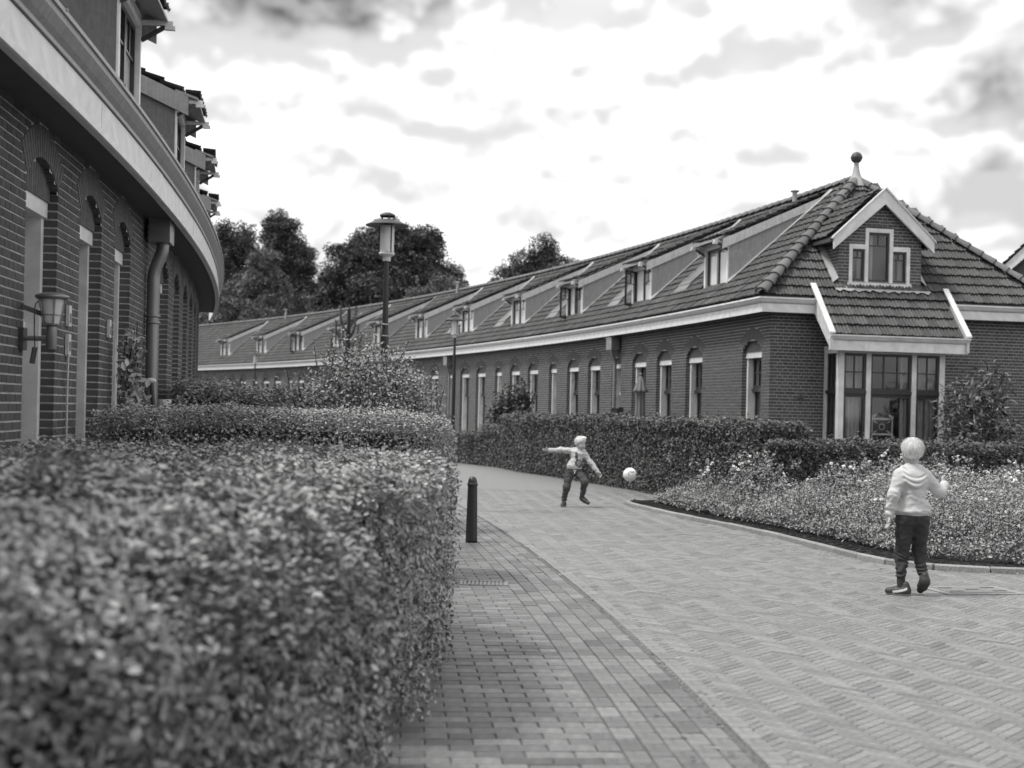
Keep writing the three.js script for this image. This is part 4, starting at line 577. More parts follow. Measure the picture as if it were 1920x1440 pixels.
const randDir = () => { const z = rr(-1, 1), t = rr(0, 6.283), r = Math.sqrt(1 - z * z); return new V3(r * Math.cos(t), z, r * Math.sin(t)); };
function tri2(poly) { return THREE.ShapeUtils.triangulateShape(poly.map(([X, Z]) => new THREE.Vector2(X, Z)), []).map(t => t.map(i => poly[i])); }
function samplePoly(poly, n, fn) { const T = tri2(poly), A = T.map(([a, b, c]) => Math.abs((b[0] - a[0]) * (c[1] - a[1]) - (c[0] - a[0]) * (b[1] - a[1])) / 2), S = A.reduce((x, y) => x + y, 0); T.forEach(([a, b, c], i) => { const k = Math.round(n * A[i] / S); for (let j = 0; j < k; j++) { let u = rnd(), v = rnd(); if (u + v > 1) { u = 1 - u; v = 1 - v; } fn(a[0] + (b[0] - a[0]) * u + (c[0] - a[0]) * v, a[1] + (b[1] - a[1]) * u + (c[1] - a[1]) * v); } }); return S; }
const areaOf = poly => { let s = 0; for (let i = 0; i < poly.length; i++) { const [a, b] = poly[i], [c, d] = poly[(i + 1) % poly.length]; s += a * d - c * b; } return s / 2; };
// a clipped hedge over an outline: leaves over its top and sides, rounded shoulders, a closed dark core of twigs that blocks light and deepens the shade
function hedge(name, label, poly, o) {
  const H = thing(name, label, o.category || 'hedge'), hf = typeof o.h === 'function' ? o.h : () => o.h, list = [], R = o.round || 0.18, sgn = Math.sign(areaOf(poly)), den = o.density, ls = o.leaf, lump = o.lump ?? 0.05;
  const bump = (X, Y, Z) => lump * (noise(X * 2.1, Y * 2.1, Z * 2.1) + 0.6 * noise(X * 5.3, Y * 5.3, Z * 5.3));
  const fall = d => d >= R ? 0 : R - Math.sqrt(R * R - (R - d) ** 2);
  const tone = (X = 0, Y = 0, Z = 0) => clamp((1 + 0.5 * (rnd() + rnd() - 1) + (rnd() < 0.08 ? 0.5 : 0)) * (1 + 0.45 * noise(X * 4.3, Y * 4.3, Z * 4.3)), 0.3, 2);
  const A = Math.abs(areaOf(poly));
  samplePoly(poly, Math.round(A * den), (X, Z) => { const d = polyDist(poly, X, Z), h = hf(X, Z), up = bump(X, h, Z), dep = rnd() ** 1.5 * 0.14; const edge = clamp(1 - d / R), y = h - fall(d) * 0.8 + up - dep + (rnd() < 0.06 ? rr(0, o.wild ?? 0.04) : 0); const n = randDir().multiplyScalar(0.55).add(new V3(0, 1.0, 0)); list.push([P(X, y, Z), n, ls * rr(0.6, 1.3), tone(X, y, Z)]); });
  for (let i = 0; i < poly.length; i++) {
    const a = poly[i], b = poly[(i + 1) % poly.length], L = Math.hypot(b[0] - a[0], b[1] - a[1]), nx = sgn * (b[1] - a[1]) / L, nz = -sgn * (b[0] - a[0]) / L;
    if (o.hideSide && o.hideSide(nx, nz, (a[0] + b[0]) / 2, (a[1] + b[1]) / 2)) continue;
    const h0 = hf((a[0] + b[0]) / 2, (a[1] + b[1]) / 2), n = Math.round(L * h0 * den * (o.side ?? 0.85));
    for (let k = 0; k < n; k++) { const t = rnd(), X0 = mix(a[0], b[0], t), Z0 = mix(a[1], b[1], t), h = hf(X0, Z0), y = rr(0.04, h), dep = rnd() * (o.deep || 0.20) - 0.02 + fall(h - y) * 0.9 - bump(X0, y, Z0) + (o.batter || 0) * y; const X = X0 - nx * dep, Z = Z0 - nz * dep; const nn = randDir().multiplyScalar(0.85).add(P(nx, 0.1 + 1.2 * sstep(R, 0, h - y), nz)); list.push([P(X, y - fall(0) * 0, Z), nn, ls * rr(0.6, 1.3), tone(X, y, Z)]); }
  }
  scatter('leaves', list, o.geo || leafGeo, o.mat, H);
  const core = new Geo(), ins = poly.map((p, i) => { const a = poly[(i + poly.length - 1) % poly.length], b = poly[(i + 1) % poly.length], dx = b[0] - a[0], dz = b[1] - a[1], L = Math.hypot(dx, dz), k = o.core || 0.22; return [p[0] - sgn * dz / L * k, p[1] + sgn * dx / L * k]; });
  for (let i = 0; i < ins.length; i++) { const a = ins[i], b = ins[(i + 1) % ins.length]; core.quad(P(a[0], 0, a[1]), P(b[0], 0, b[1]), P(b[0], hf(...poly[(i + 1) % ins.length]) - 0.17, b[1]), P(a[0], hf(...poly[i]) - 0.17, a[1])); }
  for (const t of tri2(ins)) core.tri(...t.map(p => { const k = ins.indexOf(p); return P(p[0], hf(...poly[k]) - 0.17, p[1]); }));
  core.build('twigs', M.twigShade, H);  // solid shell standing for twigs and the shade among them
  return H;
}
hedge('box_hedge', 'broad out-of-focus box hedge filling the lower left foreground', [[-1.75, 1.2], [-1.12, 2.1], [-0.78, 2.9], [-0.58, 3.7], [-0.47, 4.3], [-0.44, 4.75], [-0.50, 5.15], [-0.75, 5.35], [-1.6, 5.4], [-2.7, 5.3], [-3.2, 4.0], [-2.9, 1.2]], { h: 1.17, round: 0.50, side: 0.62, core: 0.24, density: 9500, leaf: 0.032, mat: M.leafHedge, lump: 0.10, wild: 0.10, hideSide: (nx, nz, X, Z) => X < -2.5 || Z < 1.4 });
hedge('box_hedge', 'waist-high box hedge with a dark side face beside the footpath and bollard', [[-0.58, 5.66], [-0.40, 5.9], [-0.36, 6.5], [-0.345, 7.4], [-0.35, 8.2], [-0.44, 8.6], [-0.75, 8.8], [-1.3, 9.0], [-1.6, 9.5], [-3.15, 9.5], [-3.05, 6.3], [-2.5, 5.85], [-1.5, 5.75]], { h: 1.155, round: 0.16, side: 0.40, core: 0.30, deep: 0.30, density: 6800, leaf: 0.030, mat: M.leafHedge, lump: 0.08, wild: 0.07, hideSide: (nx, nz, X, Z) => X < -2.4 });
hedge('box_hedge', 'clipped box hedge running from the brick wall to a rounded end, second row', [[-3.3, 10.35], [-2.2, 10.5], [-0.9, 10.75], [-0.62, 10.9], [-0.48, 11.2], [-0.50, 11.8], [-0.75, 12.05], [-2.2, 11.85], [-3.5, 11.6]], { h: (X, Z) => 1.42 - 0.05 * Math.max(0, X + 1.3) - 0.04 * Math.max(0, -2.4 - X), round: 0.22, side: 0.5, density: 7000, leaf: 0.026, mat: M.leafHedge, lump: 0.05 });
hedge('privet_hedge', 'loose hedge behind the second row, below the far dormers', [[-4.15, 16.1], [-3.2, 16.0], [-1.3, 16.2], [-1.2, 17.2], [-3.2, 17.2], [-4.3, 17.2]], { h: X => 1.72 - 0.1 * (X + 4), round: 0.3, density: 3000, leaf: 0.042, mat: M.leafHedge, lump: 0.12, wild: 0.12 });
{
  const front = [[-2.3, 37.6], [-1.39, 35.45], [-0.38, 33.35], [0.22, 30.94], [0.74, 29.56], [1.66, 26.74], [2.23, 24.82], [2.95, 22.4], [3.70, 19.9]], back = front.map(([X, Z]) => [X + 0.82, Z + 0.26]).reverse();
  hedge('yew_hedge', 'tall dark hedge behind the kicking boy, stepped lower at its far end', [...front, ...back], { h: (X, Z) => (Z > 34.4 ? 0.82 : Z > 33.2 ? 1.08 : 1.36) + 0.03 * noise(Z * 1.3), round: 0.16, density: 2300, leaf: 0.050, geo: leafGeo, mat: M.leafFine, lump: 0.05, wild: 0.10 });
  hedge('yew_hedge', 'low dark hedge below the bay window, behind the roses', [[3.78, 19.65], [5.5, 20.0], [7.4, 20.4], [9.6, 20.85], [9.45, 21.6], [7.2, 21.15], [5.3, 20.75], [3.6, 20.4]], { h: 1.10, round: 0.14, density: 2600, leaf: 0.045, mat: M.leafFine, lump: 0.07, wild: 0.10 });
}
{ // the rose bed: ground-cover roses that grow into one another
  const B = new THREE.Group(); top(B, 'rose_shrubs', 'mass of low rose shrubs with white blooms filling the kerbed bed', 'roses', null, 'stuff');
  const inner = smooth([[2.35, 21.3], [2.55, 19.9], [2.85, 18.8], [3.3, 17.2], [3.72, 15.7], [4.0, 14.6], [4.35, 13.7], [5.1, 13.3], [6.4, 13.2], [8.6, 13.2]], 40).concat([[9.2, 20.6], [6.0, 19.9], [3.9, 19.6], [3.0, 21.6]]);
  const bush = []; for (let k = 0; k < 150; k++) { const X = rr(2.3, 9), Z = rr(13.2, 21.4); if (inPoly(inner, X, Z)) bush.push([X, Z, rr(0.62, 1.12), rr(0.42, 0.75)]); }
  const dome = (X, Z) => { let m = 0.42; for (const [a, b, h, r] of bush) { const q = ((X - a) ** 2 + (Z - b) ** 2) / (r * r); if (q < 1) m = Math.max(m, h * (1 - 0.55 * q)); } return m; };
  const hgt = (X, Z) => dome(X, Z) * (0.62 + 0.16 * sstep(13, 19, Z)) * (1.0 + 0.25 * noise(X * 4, Z * 4)), list = [], shoots = [], stems = new Geo();
  samplePoly(inner, 105000, (X, Z) => { const d = polyDist(inner, X, Z), h = hgt(X, Z) * (0.30 + 0.70 * sstep(0, 0.75, d)), y = 0.06 + h * (1 - rnd() ** 1.5 * 0.85) + (rnd() < 0.05 ? rr(0, 0.14) : 0); const n = randDir().multiplyScalar(0.9).add(new V3(0, 0.9, 0)); list.push([P(X + rr(-0.05, 0.05), y, Z + rr(-0.05, 0.05)), n, rr(0.018, 0.040), clamp(1 + 0.55 * (rnd() + rnd() - 1) + (rnd() < 0.07 ? 0.5 : 0), 0.4, 2) * (1 + 0.35 * noise(X * 2.2, Z * 2.2))]); });
  for (let k = 0; k < inner.length; k++) { const a = inner[k], b = inner[(k + 1) % inner.length]; for (let j = 0; j < 160; j++) { const t = rnd(), X = mix(a[0], b[0], t) + rr(-0.06, 0.14), Z = mix(a[1], b[1], t) + rr(-0.08, 0.12), h = hgt(X, Z) * 0.35; if (Z > 22) continue; list.push([P(X, rr(0.06, 0.06 + h), Z), randDir().add(P(-0.2, 0.6, -0.6)), rr(0.028, 0.05), rr(0.5, 1.4)]); } }
  scatter('leaves', list, leafGeo, M.leafRose, B);
  samplePoly(inner, 520, (X, Z) => { const h = hgt(X, Z); stems.bar(P(X + rr(-0.1, 0.1), 0.02, Z), P(X, h * rr(0.5, 0.92), Z + rr(-0.1, 0.1)), 0.005, 0.005); }); stems.build('stems', M.bark, B, 'stuff');
  for (let k = 0; k < 150; k++) { const [a, b, h] = bush[Math.floor(rnd() * bush.length)], X = a + rr(-0.3, 0.3), Z = b + rr(-0.3, 0.3), y0 = hgt(X, Z), L2 = rr(0.08, 0.24), lx = rr(-0.08, 0.08); for (let j = 0; j < 22; j++) { const t = j / 22; shoots.push([P(X + lx * t + rr(-0.025, 0.025), y0 + L2 * t, Z + rr(-0.025, 0.025)), randDir().add(new V3(0, 0.5, 0)), rr(0.022, 0.04), rr(0.8, 1.6)]); } }
  scatter('shoots', shoots, leafGeo, M.leafRose, B);
  const petal = new THREE.SphereGeometry(1, 7, 5), bloom = (() => { const g = new Geo(); for (let k = 0; k < 9; k++) { const t = k * 2.4, r = 0.35 + 0.4 * (k / 9), q = new THREE.Quaternion().setFromEuler(new THREE.Euler(0.6 * Math.sin(t), t, 0.6 * Math.cos(t))); g.put(petal, new THREE.Matrix4().compose(new V3(Math.cos(t) * r, 0.2 + 0.3 * Math.sin(k), Math.sin(t) * r), q, new V3(0.42, 0.16, 0.42)), 0.85 + 0.15 * Math.sin(k * 3)); } return g.geometry(); })();
  for (let k = 0; k < 125; k++) { let X, Z, g = 0; do { X = rr(2.4, 8.6); Z = rnd() < 0.5 ? rr(17.8, 20.6) : rr(13.4, 19); } while (!inPoly(inner, X, Z) && g++ < 40); const h = hgt(X, Z); for (let j = 0, n = 1 + Math.floor(rnd() * 3); j < n; j++) { const o = mesh('rose_bloom', bloom, M.petal, B), s = rr(0.02, 0.034); o.position.copy(P(X + rr(-0.09, 0.09), 0.07 + h + rr(-0.04, 0.05), Z + rr(-0.07, 0.07))); o.scale.setScalar(s); o.rotation.set(rr(-0.7, 0.7), rr(0, 6), rr(-0.7, 0.7)); } }
}
function bushMass(name, label, category, clumps, o) {           // clumps: [X, Y, Z, rx, ry, rz]
  const B = thing(name, label, category, o.group), list = [], tot = clumps.reduce((s, c) => s + c[3] * c[4], 0), twigs = new Geo();
  for (const [X, Y, Z, rx, ry, rz] of clumps) {
    const n = Math.round(o.n * rx * ry / tot); for (let k = 0; k < n; k++) { const d = randDir(), r = 1 - rnd() ** 1.5 * 0.75, w = 1 + 0.28 * noise(d.x * 2.5 + X, d.y * 2.5 + Y, d.z * 2.5 + Z) + 0.15 * noise(d.x * 6, d.y * 6 + X, d.z * 6); const p = P(X + d.x * rx * r * w, Y + d.y * ry * r * w, Z + d.z * rz * r * w); if (p.y < 0.03) continue; list.push([p, randDir().multiplyScalar(0.8).add(new V3(d.x * 0.5, 0.5 + d.y * 0.4, -d.z * 0.5)), o.leaf * rr(0.6, 1.3), clamp(1 + 0.6 * (rnd() + rnd() - 1) + (rnd() < 0.06 ? 0.5 : 0), 0.4, 2)]); }
    for (let k = 0; k < (o.twigs ?? 10); k++) { const d = randDir(); d.y = Math.abs(d.y) * 0.9 + 0.2; twigs.bar(P(X * 1 + rr(-0.1, 0.1), Math.max(0, Y - ry), Z), P(X + d.x * rx * 0.9, Y + (d.y - 0.2) * ry * 1.0, Z + d.z * rz * 0.9), o.tw || 0.012, o.tw || 0.012); }
  }
  for (const [X, Y, Z, h, lean] of o.shoots || []) { twigs.bar(P(X, Y, Z), P(X + lean, Y + h, Z), 0.008, 0.008); for (let k = 0; k < 26; k++) { const t = k / 26; list.push([P(X + lean * t + rr(-0.02, 0.02), Y + h * t, Z + rr(-0.02, 0.02)), randDir().add(new V3(0, 0.6, 0)), o.leaf * rr(0.8, 1.2), rr(0.8, 1.6)]); } }
  scatter('leaves', list, o.geo || leafGeo, o.mat, B); twigs.build('stems', o.bark || M.bark, B); return B;
}
bushMass('flowering_shrub', 'large loose shrub in front of the tall street lamp', 'shrub', [[-1.75, 1.45, 16.0, 0.66, 0.80, 0.5], [-2.3, 1.2, 15.9, 0.5, 0.62, 0.45], [-1.3, 1.3, 15.8, 0.5, 0.66, 0.45], [-1.62, 0.7, 15.7, 0.8, 0.6, 0.5], [-1.0, 0.95, 15.7, 0.3, 0.55, 0.35]], { n: 46000, leaf: 0.042, mat: M.leafPale2, shoots: [[-2.3, 1.5, 16, 0.75, -0.1], [-2.0, 1.9, 16, 0.5, -0.06], [-1.4, 1.9, 15.9, 0.35, 0.15], [-1.1, 1.5, 15.8, 0.45, 0.2], [-2.6, 1.3, 16, 0.6, -0.12], [-0.92, 1.2, 15.7, 0.5, 0.12], [-1.85, 2.0, 16, 0.35, 0.02]] });
bushMass('climbing_plant', 'pale leafy climber on a stake against the left brick wall', 'climber', [[-3.52, 1.75, 12.2, 0.09, 0.35, 0.14], [-3.48, 1.45, 12.25, 0.12, 0.3, 0.18], [-3.47, 1.95, 12.2, 0.08, 0.2, 0.12], [-3.44, 1.2, 12.2, 0.12, 0.3, 0.2], [-3.4, 0.85, 12.2, 0.14, 0.4, 0.2]], { n: 900, leaf: 0.075, mat: M.leafPale, twigs: 3, tw: 0.008 });
{ const s = new Geo(); s.bar(FL(16.95, 0.1, 0), FL(16.95, 0.08, 2.0), 0.022, 0.022); top(s.build('plant_stake', M.whiteOld), 'plant_stake', 'thin pale stake beside the climber on the left wall', 'stake'); }
bushMass('wall_shrub', 'dark feathery shrub against the end wall right of the bay', 'shrub', [[8.25, 1.5, 24.3, 0.55, 0.75, 0.35], [8.7, 1.3, 24.4, 0.55, 0.8, 0.35], [8.85, 2.0, 24.7, 0.4, 0.5, 0.3], [8.0, 1.0, 24.0, 0.4, 0.5, 0.3], [9.0, 1.0, 24.2, 0.4, 0.5, 0.3]], { n: 3600, leaf: 0.13, geo: bladeGeo, mat: M.leafBush2, twigs: 9, tw: 0.014 });
bushMass('garden_bush', 'small dark bush in front of the terrace door, above the hedge', 'shrub', [[-0.1, 1.55, 37.2, 0.45, 0.6, 0.4], [0.25, 1.6, 37.0, 0.35, 0.7, 0.35], [-0.35, 1.3, 37.3, 0.4, 0.4, 0.4]], { n: 3200, leaf: 0.10, mat: M.leafFine });
bushMass('garden_plant', 'low big-leaved plant beside the folded parasol', 'plant', [[2.35, 1.28, 30.2, 0.2, 0.22, 0.2], [2.62, 1.22, 30.2, 0.16, 0.25, 0.2], [2.1, 1.18, 30.3, 0.16, 0.15, 0.2], [2.4, 0.6, 30.2, 0.2, 0.55, 0.2]], { n: 700, leaf: 0.16, mat: M.leafFine });
bushMass('far_hedge', 'low greenery in front of the far end of the long terrace', 'hedge', [[-9.5, 0.9, 52, 1.6, 1.2, 0.8], [-12, 0.9, 56, 1.6, 1.25, 0.8], [-7.2, 0.8, 47, 1.5, 1.15, 0.8], [-5.4, 0.8, 43, 1.2, 1.1, 0.8], [-14.5, 1, 60, 1.6, 1.2, 0.8]], { n: 5200, leaf: 0.16, geo: leafGeo, mat: M.leafBush, twigs: 2 });
// trees
function tree(label, X, Z, clumps, o = {}) {
  const T = thing('broadleaf_tree', label, 'tree', o.group === undefined ? 'trees beyond the long terrace' : o.group), base = clumps.reduce((m, c) => Math.min(m, c[1] - c[3]), 99), list = [], tot = clumps.reduce((s, c) => s + c[2] * c[3], 0), tg = new Geo();
  const topY = clumps.reduce((m, c) => Math.max(m, c[1]), 0);
  tg.put(tube([P(X, 0, Z), P(X + 0.2, topY * 0.4, Z), P(X, topY * 0.9, Z)], 0.38, 0.1, 10, 8), new THREE.Matrix4());
  for (const [dx, Y, rx, ry] of clumps) tg.put(tube([P(X, Math.max(2, Y - ry * 1.6), Z), P(X + dx * 0.6, Y - ry * 0.5, Z), P(X + dx, Y + ry * 0.3, Z)], 0.16, 0.05, 6, 6), new THREE.Matrix4());
  tg.build('trunk', M.bark, T);
  for (const [dx, Y, rx, ry] of clumps) {
    const n = Math.round((o.n || 15000) * rx * ry / tot), nb = Math.max(14, Math.round(rx * ry * 6.5)), subs = Array.from({ length: nb }, () => { const d = randDir(), r = Math.cbrt(rnd()) * 0.9; return [d.x * r * rx, d.y * r * ry, d.z * r * rx, rr(0.12, 0.30) * Math.min(rx, ry) + 0.28]; });
    for (let k = 0; k < n; k++) { let [sx, sy, sz, sr] = subs[k % nb]; const d = randDir(), r = 1 - rnd() ** 2 * 0.7; d.y *= 0.8; if (k % 4 === 0) { sx = sy = sz = 0; sr = 1; d.x *= rx * (0.95 + 0.3 * noise(d.y * 3, d.z * 3, X)); d.y *= 1.25 * ry * (0.95 + 0.3 * noise(d.x * 3, d.z * 3, Y)); d.z *= rx; } list.push([P(X + dx + sx + d.x * sr * r, Y + sy + d.y * sr * r, Z + sz + d.z * sr * r), randDir().add(new V3(0, 0.6, 0)), (o.leaf || 0.42) * rr(0.6, 1.2), clamp(1 + 0.5 * (rnd() + rnd() - 1), 0.4, 1.8)]); }
  }
  scatter('crown', list, sprayGeo, o.mat || M.leafTree, T); return T;
}
tree('dark tree with a rounded crown just right of the curved eave', -23.2, 110, [[0, 14.6, 1.9, 2.1], [-1.2, 12.2, 2.0, 2.4], [0.8, 11.2, 2.0, 2.4], [-2.2, 9, 2.4, 3], [0.5, 8, 2.5, 3]], { n: 9000 });
tree('tall slender dark tree with gaps low in its crown, second from the left', -20.0, 115, [[-0.4, 16.2, 1.6, 1.8], [0.6, 13.8, 2.1, 2.2], [-0.9, 13.2, 1.6, 2.2], [1.2, 11.0, 2.2, 2.0], [1.6, 8.8, 2.0, 1.8], [-0.6, 9.4, 1.6, 2.4]], { n: 11000 });
tree('pale feathery tree in front of the two dark ones', -18.2, 95, [[0.3, 11.6, 1.1, 1.2], [0.1, 10.0, 1.8, 1.6], [-1.4, 8.6, 2.2, 1.6], [1.4, 8.4, 2.2, 1.6], [-0.2, 7.2, 3.6, 1.8], [3.2, 7.0, 1.6, 1.4], [-3.2, 6.6, 1.4, 1.6]], { n: 13000, mat: M.leafTreePale, leaf: 0.34 });
tree('broad dark tree behind the tall street lamp', -9.6, 105, [[-0.4, 15.0, 1.6, 1.5], [-3.4, 11.6, 2.4, 2.8], [-1.2, 13.0, 2.8, 2.6], [1.8, 13.6, 2.4, 2.0], [2.8, 11.4, 2.6, 2.4], [0, 10.2, 4.4, 3.0], [4.6, 9.4, 2.0, 2.0], [-4.6, 9.6, 1.8, 2.4], [-2, 8, 4, 2.4]], { n: 26000 });
tree('mid-grey tree lower down to the right of the broad dark one', -5.4, 100, [[0, 9.8, 1.6, 1.6], [1.0, 8.9, 1.4, 1.2], [-1.4, 8.8, 1.6, 1.6], [0, 7.4, 2.6, 1.8]], { n: 7000, mat: M.leafTreePale, leaf: 0.36 });
tree('small airy tree showing over the middle of the roof ridge', 1.4, 90, [[0.6, 12.2, 1.2, 1.2], [-0.8, 11.2, 1.5, 1.2], [1.6, 10.9, 1.6, 1.1], [-1.8, 10.0, 1.5, 1.2], [0.4, 10.2, 2.2, 1.4], [2.4, 9.8, 1.2, 1]], { n: 3600, leaf: 0.30 });
tree('low dark tree filling the gap between the tree groups', -14.2, 108, [[0, 9.0, 2.0, 1.8], [1.6, 7.8, 2.2, 2.0], [-1.5, 7.6, 2, 2]], { n: 7000 });
tree('unseen tree added behind the camera to shade the near hedge', 4.5, -5.0, [[0, 6.2, 2.6, 2.2], [1.6, 5.2, 2.0, 1.8], [-1.4, 5.0, 2.0, 1.8], [0.4, 7.6, 1.6, 1.4]], { n: 7000, leaf: 0.4, group: null });  // added out of view to dim the light on hedge front and path
bushMass('far_trees', 'low far greenery between the left eave and the long terrace', 'greenery', [[-24.5, 5.2, 112, 2.4, 2.6, 1.6], [-22, 4.6, 112, 2.2, 2.4, 1.6]], { n: 2600, leaf: 0.5, geo: sprayGeo, mat: M.leafTreePale, tw: 0.1, twigs: 4 });
{ // monkey puzzle: bare arching arms, upturned at the tips
  const T = thing('monkey_puzzle_tree', 'young monkey puzzle tree with upturned arms above the shrub', 'tree'), X = -3.0, Z = 24; mesh('trunk', tube([P(X, 0, Z), P(X + 0.02, 1.8, Z), P(X + 0.03, 3.2, Z)], 0.07, 0.03, 10, 8), M.bark, T);
  const scale = new THREE.ConeGeometry(0.02, 0.07, 4);
  for (let k = 0; k < 22; k++) { const y = 1.5 + (k / 22) * 1.45, t = k * 2.4, L = (0.52 - 0.36 * (k / 22)) * rr(0.85, 1.15), d = [Math.cos(t), Math.sin(t)], pts = [P(X, y, Z), P(X + d[0] * L * 0.5, y + 0.04, Z + d[1] * L * 0.5), P(X + d[0] * L * 0.9, y + 0.18, Z + d[1] * L * 0.9), P(X + d[0] * L, y + 0.38, Z + d[1] * L)], g = new Geo(); g.put(tube(pts, 0.028, 0.016, 10, 6), new THREE.Matrix4()); const c = new THREE.CatmullRomCurve3(pts); for (let j = 0; j < 40; j++) { const u = 0.1 + 0.9 * j / 40, p = c.getPoint(u), q = c.getTangent(u), s = randDir().add(q).normalize(); g.put(scale, new THREE.Matrix4().compose(p.addScaledVector(s, 0.02), _q.setFromUnitVectors(new V3(0, 1, 0), s).clone(), new V3(1, 1, 1)), rr(0.7, 1.5)); } g.build('branch', M.leafFine, T); }
  mesh('leader', tube([P(X + 0.03, 3.0, Z), P(X + 0.03, 3.28, Z)], 0.03, 0.012, 4, 6), M.leafFine, T);
}

// ================================================================== street furniture and garden things
{ // a little litter of leaves along the gutter and the bed
  const list = []; for (let k = 0; k < 260; k++) { const g = rnd() < 0.55; let X, Z; if (g) { const t = rr(7, 24) / GUT, r = GUT + rr(-0.5, 0.35) * rnd(); X = CX + r * Math.cos(t); Z = CZ + r * Math.sin(t); } else { const p = kerbLine[Math.floor(rnd() * 100)]; X = p[0] - rr(0.05, 0.9) * rnd(); Z = p[1] - rr(0.05, 0.5) * rnd(); } const n = randDir().multiplyScalar(0.25).add(new V3(0, 1, 0)); list.push([P(X, 0.012, Z), n, rr(0.02, 0.045), rr(0.3, 1.6)]); }
  const L = new THREE.Group(); top(L, 'fallen_leaves', 'scattered fallen leaves along the gutter and kerb', 'leaves', null, 'stuff'); scatter('leaves', list, leafGeo, M.leafBush, L);
}
function lamp(label, X, Z, band) {
  const L = thing('street_lamp', label, 'street lamp', 'street lamps along the curved road'), b = P(X, 0, Z), add = (n, pts, m, seg = 28) => { const o = mesh(n, lathe(pts, seg), m, L); o.position.copy(b); return o; };
  add('pole', [[0.056, 0], [0.054, 2.42], [0.046, 2.5], [0.043, 2.56], [0.034, 3.50], [0, 3.50]], M.iron); if (band) for (const y of [2.44, 2.60]) add('band', [[0.05, y], [0.054, y + 0.005], [0.054, y + 0.02], [0.045, y + 0.025]], M.zinc);
  add('collar', [[0.05, 3.50], [0.058, 3.51], [0.058, 3.555], [0.065, 3.57], [0.1, 3.585], [0.112, 3.60], [0.112, 3.625], [0, 3.63]], M.whiteOld);
  add('glass', [[0.098, 3.63], [0.100, 3.64], [0.102, 3.99], [0.098, 4.0]], M.lampGlass);
  for (let k = 0; k < 11; k++) add('louvre', [[0.07, 3.70 + k * 0.026], [0.096, 3.712 + k * 0.026], [0.096, 3.716 + k * 0.026], [0.07, 3.704 + k * 0.026]], M.whiteOld);
  add('burner', [[0, 3.63], [0.02, 3.63], [0.02, 3.98], [0, 3.98]], M.ironDull);
  for (let k = 0; k < 3; k++) { const t = 0.9 + k * 2.094, o = mesh('rod', new THREE.CylinderGeometry(0.008, 0.008, 0.38, 6), M.iron, L); o.position.copy(b).add(new V3(0.108 * Math.cos(t), 3.81, 0.108 * Math.sin(t))); }
  add('disc_shade', [[0, 4.085], [0.12, 4.08], [0.2, 4.055], [0.30, 4.012], [0.305, 4.0], [0.295, 4.0], [0.2, 4.03], [0.1, 4.02], [0, 4.02]], M.ironDull, 40);
  for (let k = 0; k < 5; k++) { const t = k * 1.2566, o = mesh('cap_post', new THREE.CylinderGeometry(0.008, 0.008, 0.06, 6), M.ironDull, L); o.position.copy(b).add(new V3(0.09 * Math.cos(t), 4.105, 0.09 * Math.sin(t))); }
  add('cap', [[0.105, 4.13], [0.11, 4.14], [0.105, 4.16], [0.05, 4.185], [0, 4.19]], M.ironDull);
  return L;
}
lamp('tall street lamp with disc shade and glass cylinder, nearest and largest', -1.81, 18.75, true);
lamp('smaller street lamp in front of the dormers of the long terrace', -1.70, 38.5, false);
lamp('smallest and farthest street lamp, left, below the roof', -13.15, 68, false);
{ const o = mesh('bollard', lathe([[0, 0], [0.066, 0], [0.064, 0.03], [0.052, 0.60], [0.050, 0.615], [0.058, 0.622], [0.058, 0.640], [0.050, 0.648], [0.050, 0.655], [0.047, 0.68], [0.036, 0.705], [0.018, 0.718], [0, 0.72]], 28), M.iron); o.position.copy(P(-0.41, 0, 14.5)); const B = thing('bollard', 'dark tapered iron bollard with domed top beside the hedge', 'bollard'); o.name = 'post'; B.add(o); }
{ const G = thing('drain_grate', 'iron drain grate set in the brick footpath beside the hedge', 'drain grate'), c = [-0.20, 11.1], g = new Geo(), F = (a, o, y) => P(c[0] + a, y, c[1] + o); g.fbox(F, -0.2, 0.2, -0.13, -0.11, -0.03, 0.009).fbox(F, -0.2, 0.2, 0.11, 0.13, -0.03, 0.009).fbox(F, -0.2, -0.18, -0.11, 0.11, -0.03, 0.009).fbox(F, 0.18, 0.2, -0.11, 0.11, -0.03, 0.009); g.build('frame', M.zinc, G); for (let k = 0; k < 11; k++) new Geo().fbox(F, -0.165 + k * 0.033, -0.150 + k * 0.033, -0.11, 0.11, -0.02, 0.008).build('bar', M.zinc, G); new Geo().fbox(F, -0.18, 0.18, -0.11, 0.11, -0.03, 0.002, 0.3).build('pit_shade', M.dark, G); }  // no hollow below the bars: its shade is a near-black plate
{ const G = thing('manhole_cover', 'square metal manhole cover flush with the road behind the nearer boy', 'manhole cover'), F = (a, o, y) => P(3.95 + a * 0.98 - o * 0.2, y, 11.35 + o * 0.98 + a * 0.2); new Geo().fbox(F, -0.36, 0.36, -0.25, 0.25, -0.03, 0.008).build('frame', M.kerb, G); new Geo().fbox(F, -0.29, 0.29, -0.19, 0.19, -0.02, 0.012).build('lid', mat(0.22, 0.6, { map: tGrain }), G); for (const [a, o] of [[-0.2, -0.1], [0.2, -0.1], [-0.2, 0.1], [0.2, 0.1], [0, 0]]) new Geo().fbox(F, a - 0.06, a + 0.06, o - 0.012, o + 0.012, 0.012, 0.015).build('slot', M.dark, G); }  // slots are raised strips, the shade of a hollow set in colour
